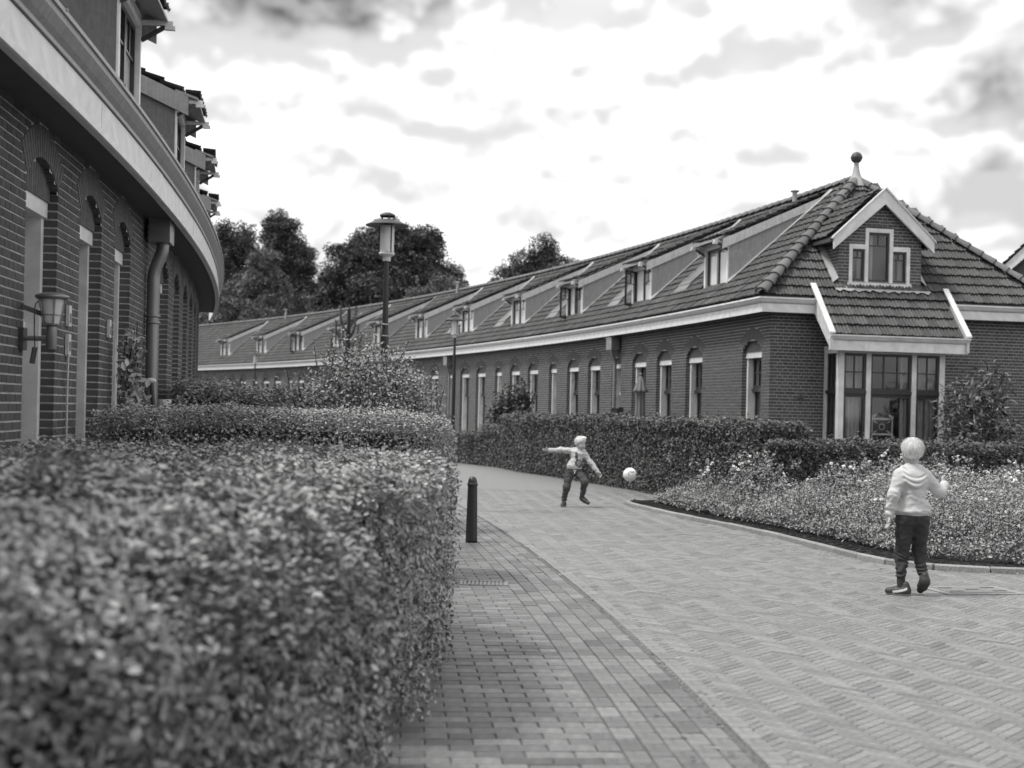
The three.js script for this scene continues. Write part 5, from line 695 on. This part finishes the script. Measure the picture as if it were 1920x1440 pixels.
{ // folded parasol in a front garden of the long terrace
  const S = thing('folded_parasol', 'folded pale parasol standing against the long terrace', 'parasol'), b = P(2.88, 0, 30); const o = mesh('canopy', (() => { const g = lathe([[0.0, 2.30], [0.03, 2.27], [0.07, 2.18], [0.13, 1.98], [0.16, 1.93], [0.09, 1.9], [0.10, 1.6], [0.11, 1.3], [0.12, 1.05], [0.06, 1.0]], 40), p = g.attributes.position; for (let i = 0; i < p.count; i++) { const t = Math.atan2(p.getZ(i), p.getX(i)), k = 1 + 0.16 * Math.sin(t * 8) * (p.getY(i) < 2.2 ? 1 : 0); p.setX(i, p.getX(i) * k); p.setZ(i, p.getZ(i) * k); } g.computeVertexNormals(); return g; })(), mat(0.20, 0.9, { map: tWeave }), S); o.position.copy(b);
  mesh('pole', new THREE.CylinderGeometry(0.02, 0.02, 2.2, 10), M.whiteOld, S).position.copy(b).add(new V3(0, 1.12, 0)); mesh('tip', new THREE.SphereGeometry(0.03, 12, 8), M.gutterDark, S).position.copy(b).add(new V3(0, 2.32, 0)); mesh('base', lathe([[0, 0.08], [0.03, 0.08], [0.22, 0.03], [0.24, 0], [0, 0]], 20), M.kerb, S).position.copy(b);
}
{ const S = thing('garden_tool', 'leaning dark garden handle with pale oval grip by the downpipe', 'garden tool'); mesh('handle', tube([P(-3.40, 0, 13.1), P(-3.46, 0.9, 13.05), P(-3.52, 1.63, 13.0)], 0.03, 0.022, 8, 8), M.ironDull, S); const k = mesh('grip', new THREE.SphereGeometry(1, 20, 12), M.whiteOld, S); k.scale.set(0.052, 0.03, 0.04); k.position.copy(P(-3.525, 1.655, 13.0)); }
{ const S = thing('garden_pot', 'pale ribbed bucket with handle beside the downpipe', 'pot'); const p = mesh('bucket', lathe([[0, 1.15], [0.05, 1.15], [0.06, 1.35], [0.063, 1.36], [0.062, 1.42], [0.066, 1.48], [0.062, 1.48], [0.055, 1.2], [0, 1.2]], 24), M.whiteOld, S); p.position.copy(P(-3.44, 0, 13.2)); mesh('handle', tube([P(-3.50, 1.47, 13.2), P(-3.49, 1.53, 13.2), P(-3.44, 1.555, 13.2), P(-3.39, 1.53, 13.2), P(-3.38, 1.47, 13.2)], 0.004, 0.004, 16, 6), M.iron, S); const st = new Geo(); st.fbox((a, o, y) => P(-3.44 + a, y, 13.2 + o), -0.09, 0.09, -0.09, 0.09, 0, 1.15); st.build('stand', M.bark, S); }

// ================================================================== people
// distance fields for bodies and clothes, meshed as one smooth skin each
const smin = (a, b, k) => { const h = Math.max(k - Math.abs(a - b), 0) / k; return Math.min(a, b) - h * h * k * 0.25; };
const cone = (a, b, ra, rb) => { const ax = a[0], ay = a[1], az = a[2], dx = b[0] - ax, dy = b[1] - ay, dz = b[2] - az, L = dx * dx + dy * dy + dz * dz; return (x, y, z) => { const px = x - ax, py = y - ay, pz = z - az, t = clamp((px * dx + py * dy + pz * dz) / L), qx = px - dx * t, qy = py - dy * t, qz = pz - dz * t; return Math.sqrt(qx * qx + qy * qy + qz * qz) - mix(ra, rb, t); }; };
const egg = (c, r, ry = 0) => { const m = Math.min(...r), cs = Math.cos(ry), sn = Math.sin(ry); return (x, y, z) => { const ux = x - c[0], uz = z - c[2], a = (ux * cs - uz * sn) / r[0], b = (y - c[1]) / r[1], d = (ux * sn + uz * cs) / r[2], k = Math.sqrt(a * a + b * b + d * d); return (k - 1) * m * (0.6 + 0.4 * Math.min(1.5, k)); }; };
const blend = (parts, k) => (x, y, z) => { let d = 1e9; for (const p of parts) d = d > 1e8 ? p(x, y, z) : smin(d, p(x, y, z), k); return d; };
function skin(f, lo, hi, h, colour) {
  const nx = Math.ceil((hi[0] - lo[0]) / h) + 1, ny = Math.ceil((hi[1] - lo[1]) / h) + 1, nz = Math.ceil((hi[2] - lo[2]) / h) + 1, v = new Float32Array(nx * ny * nz), id = (i, j, k) => (k * ny + j) * nx + i;
  for (let k = 0; k < nz; k++) for (let j = 0; j < ny; j++) for (let i = 0; i < nx; i++) v[id(i, j, k)] = f(lo[0] + i * h, lo[1] + j * h, lo[2] + k * h);
  const vi = new Int32Array(nx * ny * nz).fill(-1), pos = [], idx = [];
  for (let k = 0; k < nz - 1; k++) for (let j = 0; j < ny - 1; j++) for (let i = 0; i < nx - 1; i++) {
    let sx = 0, sy = 0, sz = 0, n = 0;
    for (let e = 0; e < 12; e++) { const ax = e >> 2, b = e & 1, c = (e >> 1) & 1; let i0 = i, j0 = j, k0 = k, i1, j1, k1; if (ax === 0) { j0 += b; k0 += c; } else if (ax === 1) { i0 += b; k0 += c; } else { i0 += b; j0 += c; } i1 = i0 + (ax === 0); j1 = j0 + (ax === 1); k1 = k0 + (ax === 2); const p = v[id(i0, j0, k0)], q = v[id(i1, j1, k1)]; if ((p < 0) === (q < 0)) continue; const t = p / (p - q); sx += i0 + (i1 - i0) * t; sy += j0 + (j1 - j0) * t; sz += k0 + (k1 - k0) * t; n++; }
    if (n) { vi[id(i, j, k)] = pos.length / 3; pos.push(lo[0] + sx / n * h, lo[1] + sy / n * h, lo[2] + sz / n * h); }
  }
  for (let k = 1; k < nz - 1; k++) for (let j = 1; j < ny - 1; j++) for (let i = 1; i < nx - 1; i++) {
    const a = v[id(i, j, k)] < 0; const q = (A, B, C, D) => { if (A < 0 || B < 0 || C < 0 || D < 0) return; if (a) idx.push(A, B, C, A, C, D); else idx.push(A, C, B, A, D, C); };
    if (a !== v[id(i + 1, j, k)] < 0) q(vi[id(i, j - 1, k - 1)], vi[id(i, j, k - 1)], vi[id(i, j, k)], vi[id(i, j - 1, k)]);
    if (a !== v[id(i, j + 1, k)] < 0) q(vi[id(i - 1, j, k - 1)], vi[id(i - 1, j, k)], vi[id(i, j, k)], vi[id(i, j, k - 1)]);
    if (a !== v[id(i, j, k + 1)] < 0) q(vi[id(i - 1, j - 1, k)], vi[id(i, j - 1, k)], vi[id(i, j, k)], vi[id(i - 1, j, k)]);
  }
  const nor = [], col = [], uv = [], e = h * 0.6;
  for (let i = 0; i < pos.length; i += 3) { const [x, y, z] = [pos[i], pos[i + 1], pos[i + 2]]; let a = f(x + e, y, z) - f(x - e, y, z), b = f(x, y + e, z) - f(x, y - e, z), c = f(x, y, z + e) - f(x, y, z - e); const L = Math.hypot(a, b, c) || 1; nor.push(a / L, b / L, c / L); const t = colour ? colour(x, y, z) : 1; col.push(t, t, t); uv.push(x + z, y); }
  const g = new THREE.BufferGeometry(); g.setAttribute('position', new THREE.Float32BufferAttribute(pos, 3)); g.setAttribute('normal', new THREE.Float32BufferAttribute(nor, 3)); g.setAttribute('color', new THREE.Float32BufferAttribute(col, 3)); g.setAttribute('uv', new THREE.Float32BufferAttribute(uv, 2)); g.setIndex(idx); return g;
}
function joined(list) { const g = new Geo(); for (const q of list) { const k = g.p.length / 3; for (const v of q.attributes.position.array) g.p.push(v); for (const v of q.attributes.normal.array) g.n.push(v); for (const v of q.attributes.uv.array) g.u.push(v); for (const v of q.attributes.color.array) g.c.push(v); for (let i = 0; i < q.index.count; i++) g.i.push(k + q.index.getX(i)); } return g.geometry(); }
const vadd = (a, b, s = 1) => [a[0] + b[0] * s, a[1] + b[1] * s, a[2] + b[2] * s], vsub = (a, b) => [a[0] - b[0], a[1] - b[1], a[2] - b[2]], vn = a => { const l = Math.hypot(...a); return a.map(x => x / l); }, vx = (a, b) => [a[1] * b[2] - a[2] * b[1], a[2] * b[0] - a[0] * b[2], a[0] * b[1] - a[1] * b[0]];
// a child's hand: palm, four fingers of unequal length with a bend, thumb off the side
function handGeo(wrist, dir, side, curl, S = 1) {               // side: direction from little finger to thumb
  dir = vn(dir); side = vn(vsub(side, dir.map(x => x * (side[0] * dir[0] + side[1] * dir[1] + side[2] * dir[2])))); const pal = vx(dir, side), at = (d, s, p) => vadd(vadd(vadd(wrist, dir, d * S), side, s * S), pal, p * S), parts = [];
  parts.push(cone(at(-0.02, 0, 0), at(0.012, 0, 0), 0.021 * S, 0.020 * S), cone(at(0.018, 0.010, 0), at(0.052, 0.013, 0), 0.0155 * S, 0.0125 * S), cone(at(0.018, -0.010, 0), at(0.050, -0.014, 0), 0.0155 * S, 0.012 * S));
  const palm = blend(parts, 0.014 * S), fs = [];
  for (const [s, L] of [[0.022, 0.044], [0.0075, 0.050], [-0.0075, 0.046], [-0.022, 0.036]]) { const a = at(0.052, s * 0.95, 0), b = at(0.052 + L * 0.45 * Math.cos(curl * 0.5), s * 1.15, L * 0.45 * Math.sin(curl * 0.5)), c = at(0.052 + L * 0.45 * Math.cos(curl * 0.5) + L * 0.55 * Math.cos(curl * 1.4), s * 1.22, L * 0.45 * Math.sin(curl * 0.5) + L * 0.55 * Math.sin(curl * 1.4)); const p = cone(a, b, 0.0072 * S, 0.0066 * S), q = cone(b, c, 0.0066 * S, 0.0054 * S); fs.push((x, y, z) => Math.min(p(x, y, z), q(x, y, z))); }
  { const a = at(0.014, 0.016, 0.004), b = at(0.036, 0.036, 0.010), c = at(0.054, 0.042, 0.016); const p = cone(a, b, 0.0085 * S, 0.0075 * S), q = cone(b, c, 0.0075 * S, 0.006 * S); fs.push((x, y, z) => Math.min(p(x, y, z), q(x, y, z))); }
  const f = (x, y, z) => { let d = palm(x, y, z); for (const g of fs) d = smin(d, g(x, y, z), 0.004 * S); return d; }, c = at(0.04, 0, 0), R = 0.085 * S;
  return skin(f, c.map(x => x - R), c.map(x => x + R), 0.0035);
}
function headGeo(c, turn, nod, s, tone) {                       // face looks along +z before turning; eyes half way down
  const T = new THREE.Matrix4().compose(new V3(...c), new THREE.Quaternion().setFromEuler(new THREE.Euler(nod, turn, 0, 'YXZ')), new V3(s, s, s)), I = T.clone().invert(), p = new V3();
  const parts = [egg([0, 0.025, -0.012], [0.074, 0.088, 0.088]), egg([0, -0.035, 0.022], [0.058, 0.072, 0.060]), egg([0, -0.082, 0.048], [0.026, 0.022, 0.024]), egg([0.030, -0.036, 0.055], [0.026, 0.026, 0.022]), egg([-0.030, -0.036, 0.055], [0.026, 0.026, 0.022]), cone([0, -0.05, -0.018], [0, -0.15, -0.03], 0.042, 0.034)], bl = blend(parts, 0.025);
  const nose = cone([0, -0.004, 0.078], [0, -0.030, 0.092], 0.006, 0.0105), nn = egg([0, -0.033, 0.084], [0.014, 0.009, 0.010]), lipU = egg([0, -0.056, 0.076], [0.020, 0.006, 0.008]), lipD = egg([0, -0.064, 0.073], [0.016, 0.006, 0.008]), ears = [egg([0.078, -0.012, -0.012], [0.010, 0.026, 0.017]), egg([-0.078, -0.012, -0.012], [0.010, 0.026, 0.017])], eyeS = [egg([0.029, 0.002, 0.082], [0.015, 0.010, 0.010]), egg([-0.029, 0.002, 0.082], [0.015, 0.010, 0.010])], lid = [egg([0.029, 0.001, 0.072], [0.012, 0.009, 0.009]), egg([-0.029, 0.001, 0.072], [0.012, 0.009, 0.009])];
  const f = (x, y, z) => { p.set(x, y, z).applyMatrix4(I); let d = bl(p.x, p.y, p.z); for (const e of eyeS) d = -smin(-d, e(p.x, p.y, p.z), 0.012); for (const e of lid) d = smin(d, e(p.x, p.y, p.z), 0.006); d = smin(d, nose(p.x, p.y, p.z), 0.012); d = smin(d, nn(p.x, p.y, p.z), 0.008); d = smin(d, lipU(p.x, p.y, p.z), 0.006); d = smin(d, lipD(p.x, p.y, p.z), 0.006); for (const e of ears) d = smin(d, e(p.x, p.y, p.z), 0.008); return d * s; };
  const col = (x, y, z) => { p.set(x, y, z).applyMatrix4(I); const { x: a, y: b, z: d } = p; for (const s2 of [-1, 1]) { const ex = a - 0.029 * s2; if (d > 0.05) { const r = Math.hypot(ex / 0.011, (b - 0.001) / 0.0055); if (r < 1) return Math.hypot(ex / 0.0055, (b - 0.001) / 0.0055) < 1 ? 0.12 : 1.25; if (Math.hypot(ex / 0.018, (b - 0.021) / 0.004) < 1) return 0.62; } } if (d > 0.05 && Math.hypot(a / 0.021, (b + 0.060) / 0.008) < 1) return 0.62; return tone || 1; };
  const R = 0.17 * s; return { geo: skin(f, c.map(q => q - R), c.map(q => q + R), 0.0045, col), T, I };
}
function hairGeo(c, turn, nod, s, o) {
  const T = new THREE.Matrix4().compose(new V3(...c), new THREE.Quaternion().setFromEuler(new THREE.Euler(nod, turn, 0, 'YXZ')), new V3(s, s, s)), I = T.clone().invert(), p = new V3(), base = egg([0, 0.030, -0.014], [0.084, 0.090, 0.097]);
  const f = (x, y, z) => { p.set(x, y, z).applyMatrix4(I); const { x: a, y: b, z: d } = p, ang = Math.atan2(a, -d); let v = base(a, b, d) - (o.thick ?? 0); const st = 0.0030 * Math.sin(ang * 46 + 9 * noise(a * 18, b * 18, d * 18)) + 0.003 * noise(a * 60, b * 20, d * 60); v += st * (b < 0.08 ? 1 : 0.5); if (o.spike) { const q = egg([0.008, 0.104, 0.040], [0.045, 0.022, 0.034])(a, b, d) + 0.006 * Math.sin(a * 230) + 0.004 * Math.sin(d * 190); v = smin(v, q, 0.02); } const low = d > 0.02 ? mix(0.012, 0.074, sstep(0.02, 0.07, d)) : mix(o.nape, 0.012, sstep(-0.05, 0.02, d)); v = Math.max(v, (low + 0.004 * Math.sin(ang * 30) - b)); return v * s; };
  const R = 0.16 * s; return skin(f, c.map(q => q - R), c.map(q => q + R), 0.0045, (x, y, z) => 1 + 0.40 * noise(x * 85, y * 9, z * 30) + 0.15 * noise(x * 30, y * 8, z * 30));
}
function strands(c, turn, nod, s, o) {                          // loose hair lying over the cap, crown at the back of the head
  const T = new THREE.Matrix4().compose(new V3(...c), new THREE.Quaternion().setFromEuler(new THREE.Euler(nod, turn, 0, 'YXZ')), new V3(s, s, s)), g = new Geo();
  const on = (th, ph, k) => new V3(0.084 * k * Math.sin(ph) * Math.sin(th), 0.030 + 0.091 * k * Math.cos(ph), -0.014 - 0.097 * k * Math.sin(ph) * Math.cos(th) + 0.0).applyMatrix4(T);
  for (let i = 0; i < o.n; i++) { const th = rr(0, 6.283), back = Math.cos(th), lim = back > 0 ? 2.15 : mix(1.05, 1.55, clamp(1 + back)), p0 = rr(0, lim - 0.45), p1 = Math.min(lim + 0.12, p0 + rr(0.5, 0.8)), tw = rr(-0.35, 0.35), k0 = 1.03 + o.thick, tone = rr(0.5, 1.15), up = rr(0.0, o.loose); let pa, pb; for (let q = 0; q <= 4; q++) { const t = q / 4, ph = mix(p0, p1, t), a = th + tw * t, k = k0 + up * t * t + 0.02 * Math.sin(t * 3.14), wv = 0.045 * (1 - 0.8 * t), A = on(a - wv * 0.5, ph, k), B = on(a + wv * 0.5, ph, k); if (q) g.quad(pa, pb, B, A, tone); pa = A; pb = B; } }
  return g.geometry();
}
const skinMat = mat(0.42, 0.55, { clearcoat: 0 }), hairMat = mat(0.80, 0.5, { }), fold = (amp, f) => (x, y, z) => amp * (noise(x * f, y * f * 1.7, z * f) + 0.5 * noise(x * f * 2.3, y * f * 2.9, z * f * 2.3));
function shoeField(heel, toe, h, w) { const d = vn(vsub(toe, heel)), m = vadd(heel, vsub(toe, heel), 0.5); return blend([cone(vadd(heel, [0, h * 0.5, 0]), vadd(toe, [0, h * 0.36, 0]), h * 0.56, h * 0.40), cone(vadd(heel, [0, h * 0.35, 0]), vadd(m, [0, h * 0.35, 0]), w * 0.5, w * 0.52), cone(vadd(heel, [0, h * 0.8, 0]), vadd(heel, [0, h * 1.15, 0]), w * 0.42, w * 0.40)], 0.025); }
function person(label, at, build) { const G = thing('person', label, 'person'); const b = P(...at); build(G); G.position.copy(b); return G; }
const bounds = (pts, m) => [[0, 1, 2].map(k => Math.min(...pts.map(p => p[k])) - m), [0, 1, 2].map(k => Math.max(...pts.map(p => p[k])) + m)];

// the nearer boy, seen from behind: pale hooded sweatshirt, dark joggers, right forearm raised
person('nearer boy seen from behind in a pale hooded sweatshirt and dark joggers', [3.33, 0, 11.0], G => {
  const hd = [-0.022, 1.175, -0.01], neck = [-0.02, 1.055, 0.0], sL = [-0.120, 0.985, 0.01], sR = [0.088, 0.985, 0.0], eL = [-0.180, 0.82, 0.045], wL = [-0.205, 0.655, 0.02], eR = [0.212, 0.852, -0.01], wR = [0.278, 0.905, -0.10], hipC = [-0.006, 0.62, 0], hL = [-0.066, 0.595, 0], hR = [0.055, 0.595, 0], kL = [-0.082, 0.335, -0.025], aL = [-0.098, 0.095, 0.03], kR = [0.072, 0.345, -0.05], aR = [0.076, 0.125, 0.05];
  const footL = [[-0.065, 0.0, 0.045], [-0.185, 0.0, -0.02]], footR = [[0.082, 0.085, 0.075], [0.086, 0.012, -0.045]];
  const bodyF = blend([cone([-0.015, 0.95, 0], hipC, 0.075, 0.062), cone([-0.06, 0.97, 0], [0.03, 0.97, 0], 0.06, 0.06), cone(neck, hd, 0.043, 0.04), cone(sL, eL, 0.032, 0.027), cone(eL, wL, 0.026, 0.019), cone(sR, eR, 0.032, 0.027), cone(eR, wR, 0.026, 0.019), cone(hL, kL, 0.055, 0.038), cone(kL, aL, 0.036, 0.024), cone(hR, kR, 0.055, 0.038), cone(kR, aR, 0.036, 0.024)], 0.03);
  const hg = headGeo(hd, Math.PI + 0.12, 0.02, 0.98);
  mesh('body', joined([skin(bodyF, ...bounds([hd, wL, wR, aL, aR, sL], 0.07), 0.011), hg.geo, handGeo(wL, [-0.10, -0.98, 0.12], [0.1, 0.1, 1], 0.35, 1.12), handGeo(wR, [0.28, 0.42, -0.8], [-0.6, 0.5, 0.3], 0.7, 1.12)]), skinMat, G);
  mesh('hair', hairGeo(hd, Math.PI + 0.12, 0.02, 0.98, { nape: -0.088, thick: 0.006 }), hairMat, G); mesh('hair_strands', strands(hd, Math.PI + 0.12, 0.02, 0.98, { n: 1000, thick: 0.05, loose: 0.22 }), hairMat, G);
  const fo = fold(0.0075, 9), fine = fold(0.0022, 24);
  const torso = blend([cone([-0.082, 0.955, 0], [0.052, 0.955, 0], 0.078, 0.078), cone([-0.075, 0.70, 0.0], [0.062, 0.70, 0.0], 0.080, 0.080), cone([-0.015, 0.96, 0], [-0.006, 0.70, 0], 0.10, 0.10), cone([-0.02, 1.0, 0], [-0.02, 1.045, -0.0], 0.075, 0.058)], 0.06);
  const armL = blend([cone(sL, eL, 0.058, 0.046), cone(eL, wL, 0.046, 0.036)], 0.03), armR = blend([cone(sR, eR, 0.058, 0.047), cone(eR, wR, 0.047, 0.037)], 0.03);
  const hood = (x, y, z) => { const u = x + 0.016, w = (y - 1.0); let d = 1e9; for (const [yy, r, rz, t, zz] of [[1.052, 0.080, 0.066, 0.016, 0.018], [1.022, 0.094, 0.074, 0.017, 0.036], [0.985, 0.096, 0.070, 0.018, 0.056], [0.944, 0.080, 0.056, 0.019, 0.072]]) { const dip = 0.0 - 0.050 * (1 - Math.min(1, (u / r) ** 2)) * (z > 0 ? 1 : 0.2), q = Math.hypot(u / r, (z - zz + 0.02) / rz), ring2 = Math.hypot((q - 1) * Math.min(r, rz), y - yy - dip * 0.8); d = smin(d, ring2 - t, 0.012); } return d; };
  const cuff = (p, q, r) => cone(vadd(q, vsub(p, q), 0.02), vadd(q, vsub(p, q), 0.12), r, r);
  const hoodie = (x, y, z) => { let d = smin(smin(torso(x, y, z), armL(x, y, z), 0.035), armR(x, y, z), 0.035); d += fo(x, y, z) * (y < 0.95 ? 1 : 0.5) + fine(x, y, z) + 0.004 * Math.sin(y * 95 + 10 * x + 6 * noise(x * 9, y * 9, z * 9)) * sstep(0.9, 0.72, y); d = smin(d, hood(x, y, z), 0.006); d = smin(d, cuff(eL, wL, 0.031)(x, y, z), 0.01); const band = Math.max(torso(x, y, z) + 0.010, Math.abs(y - 0.665) - 0.032); d = Math.max(d, 0.676 - y + (x < -0.15 ? -0.06 : 0)); return smin(d, band, 0.008); };
  mesh('hooded_sweatshirt', skin(hoodie, [-0.29, 0.58, -0.21], [0.36, 1.12, 0.19], 0.0055), mat(0.60, 0.9, { map: tWeave }), G);
  const f2 = fold(0.008, 13), tr = blend([cone([-0.055, 0.635, 0], [0.045, 0.635, 0], 0.086, 0.086), cone(hL, kL, 0.076, 0.056), cone(kL, [-0.096, 0.155, 0.02], 0.054, 0.040), cone(hR, kR, 0.076, 0.056), cone(kR, [0.076, 0.175, 0.035], 0.054, 0.040)], 0.03);
  const trousers = (x, y, z) => { let d = tr(x, y, z) + f2(x, y, z) + 0.006 * Math.sin(y * 120 + 14 * noise(x * 8, y * 8, z * 8)) * sstep(0.42, 0.25, y); d = Math.max(d, y - 0.66); return Math.max(d, (x < -0.01 ? 0.150 : 0.165) - y); };
  mesh('joggers', skin(trousers, [-0.2, 0.13, -0.16], [0.2, 0.69, 0.16], 0.0065), mat(0.042, 0.9, { map: tWeave }), G);
  mesh('sock', skin(cone([-0.097, 0.16, 0.02], [-0.098, 0.07, 0.03], 0.034, 0.032), [-0.15, 0.03, -0.03], [-0.05, 0.21, 0.08], 0.006), mat(0.03, 0.9), G); mesh('sock', skin(cone([0.076, 0.16, 0.04], [0.08, 0.10, 0.06], 0.031, 0.030), [0.03, 0.06, -0.02], [0.13, 0.21, 0.11], 0.006), mat(0.22, 0.9), G);
  const stripe = (x, y, z) => { const t = (x + 0.185) / 0.12; return y > 0.016 && y < 0.07 && Math.abs(y - (0.028 + 0.034 * t * t)) < 0.009 && t > 0.15 && t < 1 ? 15 : y < 0.014 ? 9 : 1; };
  const sf = shoeField(...footL, 0.075, 0.078); mesh('shoe', skin((x, y, z) => Math.max(sf(x, y, z), -y + 0.001), [-0.27, -0.01, -0.11], [0.01, 0.16, 0.13], 0.0048, stripe), mat(0.04, 0.6), G);
  const sr = shoeField(...footR, 0.075, 0.076); mesh('shoe', skin((x, y, z) => Math.max(sr(x, y, z), -y - 0.004), [0.0, -0.02, -0.12], [0.18, 0.23, 0.16], 0.0048), mat(0.035, 0.6), G);
});

// the farther boy, swinging his left leg at the ball, right arm flung out
person('farther boy kicking, arms out, pale sweater with a dark print', [0.93, 0, 20.3], G => {
  const hd = [0.122, 0.965, 0.03], neck = [0.105, 0.86, 0.01], sR = [0.012, 0.845, 0.0], sL = [0.165, 0.832, 0.02], eR = [-0.185, 0.862, -0.02], wR = [-0.345, 0.850, 0.0], eL = [0.285, 0.68, 0.06], wL = [0.385, 0.545, 0.11], hip = [0.035, 0.55, 0.01], hR = [-0.028, 0.535, 0.0], hL = [0.085, 0.535, 0.02], kR = [-0.075, 0.30, 0.06], aR = [-0.112, 0.075, 0.0], kL = [0.195, 0.385, 0.14], aL = [0.165, 0.165, 0.03];
  const bodyF = blend([cone([0.09, 0.80, 0.01], hip, 0.075, 0.078), cone(neck, hd, 0.040, 0.038), cone([0.04, 0.83, 0], [0.14, 0.83, 0.01], 0.05, 0.05), cone(sR, eR, 0.030, 0.025), cone(eR, wR, 0.024, 0.018), cone(sL, eL, 0.030, 0.025), cone(eL, wL, 0.024, 0.018), cone(hR, kR, 0.05, 0.036), cone(kR, aR, 0.034, 0.023), cone(hL, kL, 0.05, 0.036), cone(kL, aL, 0.034, 0.023)], 0.03);
  const turn = 0.75, nod = 0.22;
  mesh('body', joined([skin(bodyF, ...bounds([hd, wR, wL, aR, aL, kL], 0.07), 0.011), headGeo(hd, turn, nod, 0.93).geo, handGeo(wR, [-1, -0.02, 0.1], [0, 0.6, 0.8], 0.3, 1.05), handGeo(wL, [0.62, -0.72, 0.25], [0.5, 0.5, 0.6], 0.5, 1.05)]), skinMat, G);
  mesh('hair', hairGeo(hd, turn, nod, 0.93, { nape: -0.035, thick: 0.0, spike: true }), hairMat, G); mesh('hair_strands', strands(hd, turn, nod, 0.93, { n: 500, thick: 0.0, loose: 0.25 }), hairMat, G);
  const fo = fold(0.010, 12), torso = blend([cone([0.045, 0.815, 0.0], [0.135, 0.808, 0.01], 0.066, 0.066), cone([0.0, 0.615, 0.0], [0.075, 0.612, 0.01], 0.078, 0.078), cone([0.09, 0.80, 0.01], [0.04, 0.62, 0.01], 0.085, 0.092), cone([0.10, 0.845, 0.0], [0.105, 0.872, 0.005], 0.056, 0.046)], 0.05), aRf = blend([cone(sR, eR, 0.052, 0.034), cone(eR, wR, 0.042, 0.032)], 0.03), aLf = blend([cone(sL, eL, 0.052, 0.034), cone(eL, wL, 0.042, 0.032)], 0.03);
  const sweater = (x, y, z) => { let d = smin(smin(torso(x, y, z), aRf(x, y, z), 0.03), aLf(x, y, z), 0.03) + fo(x, y, z); const band = Math.max(torso(x, y, z) + 0.010, Math.abs(y - 0.568 - 0.0) - 0.022); d = Math.max(d, 0.575 - y + (x > 0.2 ? -0.12 : 0)); return smin(d, band, 0.008); };
  // a dark long-necked figure printed on the chest
  const print = (x, y, z) => { if (z < 0.02) return 1; const u = (x - 0.088) / 0.10, v = (y - 0.705) / 0.11, neckD = Math.hypot((u + 0.18 + 0.10 * v) / 0.22, (v - 0.55) / 0.55), bod = Math.hypot((u - 0.22 * (0.2 - v)) / 0.62, (v + 0.38) / 0.55), hole = Math.hypot((u - 0.16) / 0.36, (v + 0.30) / 0.30), hd2 = Math.hypot((u + 0.26) / 0.22, (v - 0.98) / 0.18); if (hd2 < 1 || neckD < 1 || (bod < 1 && hole > 1)) return 0.18; if (hole < 1) return 0.55; return 1; };
  mesh('sweater', skin(sweater, [-0.42, 0.48, -0.13], [0.46, 0.95, 0.19], 0.0055, print), mat(0.56, 0.9, { map: tWeave }), G);
  const f2 = fold(0.008, 13), tr = blend([cone([-0.01, 0.56, 0.0], [0.07, 0.56, 0.01], 0.082, 0.082), cone(hR, kR, 0.072, 0.054), cone(kR, [-0.108, 0.11, 0.01], 0.052, 0.040), cone(hL, kL, 0.072, 0.056), cone(kL, [0.168, 0.20, 0.05], 0.054, 0.040)], 0.03);
  mesh('joggers', skin((x, y, z) => { let d = tr(x, y, z) + f2(x, y, z) + 0.005 * Math.sin(y * 110 + 12 * noise(x * 8, y * 8, z * 8)) * sstep(0.4, 0.2, y); d = Math.max(d, y - 0.585); return Math.max(d, (x < 0.05 ? 0.085 : 0.175) - y); }, [-0.22, 0.05, -0.14], [0.3, 0.62, 0.26], 0.007), mat(0.07, 0.9, { map: tWeave }), G);
  const dr = new Geo(); dr.bar(new V3(0.045, 0.555, 0.103), new V3(0.04, 0.51, 0.112), 0.008, 0.006).bar(new V3(0.045, 0.555, 0.103), new V3(0.065, 0.552, 0.104), 0.014, 0.008).bar(new V3(0.045, 0.555, 0.103), new V3(0.02, 0.556, 0.102), 0.014, 0.008); dr.build('drawstring', M.petal, G);
  const sR2 = shoeField([-0.108, 0.0, -0.035], [-0.135, 0.0, 0.10], 0.068, 0.07); mesh('shoe', skin((x, y, z) => Math.max(sR2(x, y, z), 0.001 - y), [-0.22, -0.01, -0.13], [-0.03, 0.15, 0.18], 0.006, (x, y, z) => y < 0.02 ? 9 : 1), mat(0.04, 0.6), G);
  const sL2 = shoeField([0.165, 0.105, 0.02], [0.255, 0.045, 0.11], 0.068, 0.07); mesh('shoe', skin(sL2, [0.07, -0.03, -0.08], [0.36, 0.25, 0.21], 0.006), mat(0.04, 0.6), G);
});
{ // the ball in the air
  const r = 0.109, g = new THREE.SphereGeometry(r, 48, 32), p = g.attributes.position, c = [], n = new V3(), ph = (1 + Math.sqrt(5)) / 2, dirs = []; for (const s of [-1, 1]) for (const t of [-1, 1]) dirs.push([0, s, t * ph], [s, t * ph, 0], [t * ph, 0, s]); const D = dirs.map(d => new V3(...d).normalize());
  for (let i = 0; i < p.count; i++) { n.fromBufferAttribute(p, i).normalize(); let a = -1, b = -1; for (const d of D) { const k = n.dot(d); if (k > a) { b = a; a = k; } else if (k > b) b = k; } const seam = a - b < 0.02 ? 0.78 : 1; let l = seam; const q = n.clone().applyEuler(new THREE.Euler(0.2, -0.15, 0.1)), sw = (q.z > 0.3) && ((Math.abs(q.y - 0.28) < 0.09 && q.x > -0.45 && q.x < 0.30) || (Math.abs(q.x + 0.40) < 0.09 && q.y < 0.34 && q.y > -0.30) || (q.x > 0.66 && Math.abs(q.y + 0.02) < 0.13)); if (sw) l = 0.16; c.push(l, l, l); }
  g.setAttribute('color', new THREE.Float32BufferAttribute(c, 3)); const B = mesh('football', g, mat(0.78, 0.4)); B.position.copy(P(1.88, 0.476, 21.0)); top(B, 'football', 'white football with dark strokes in mid-air in front of the hedge', 'football');
}

renderer.render(scene, camera);
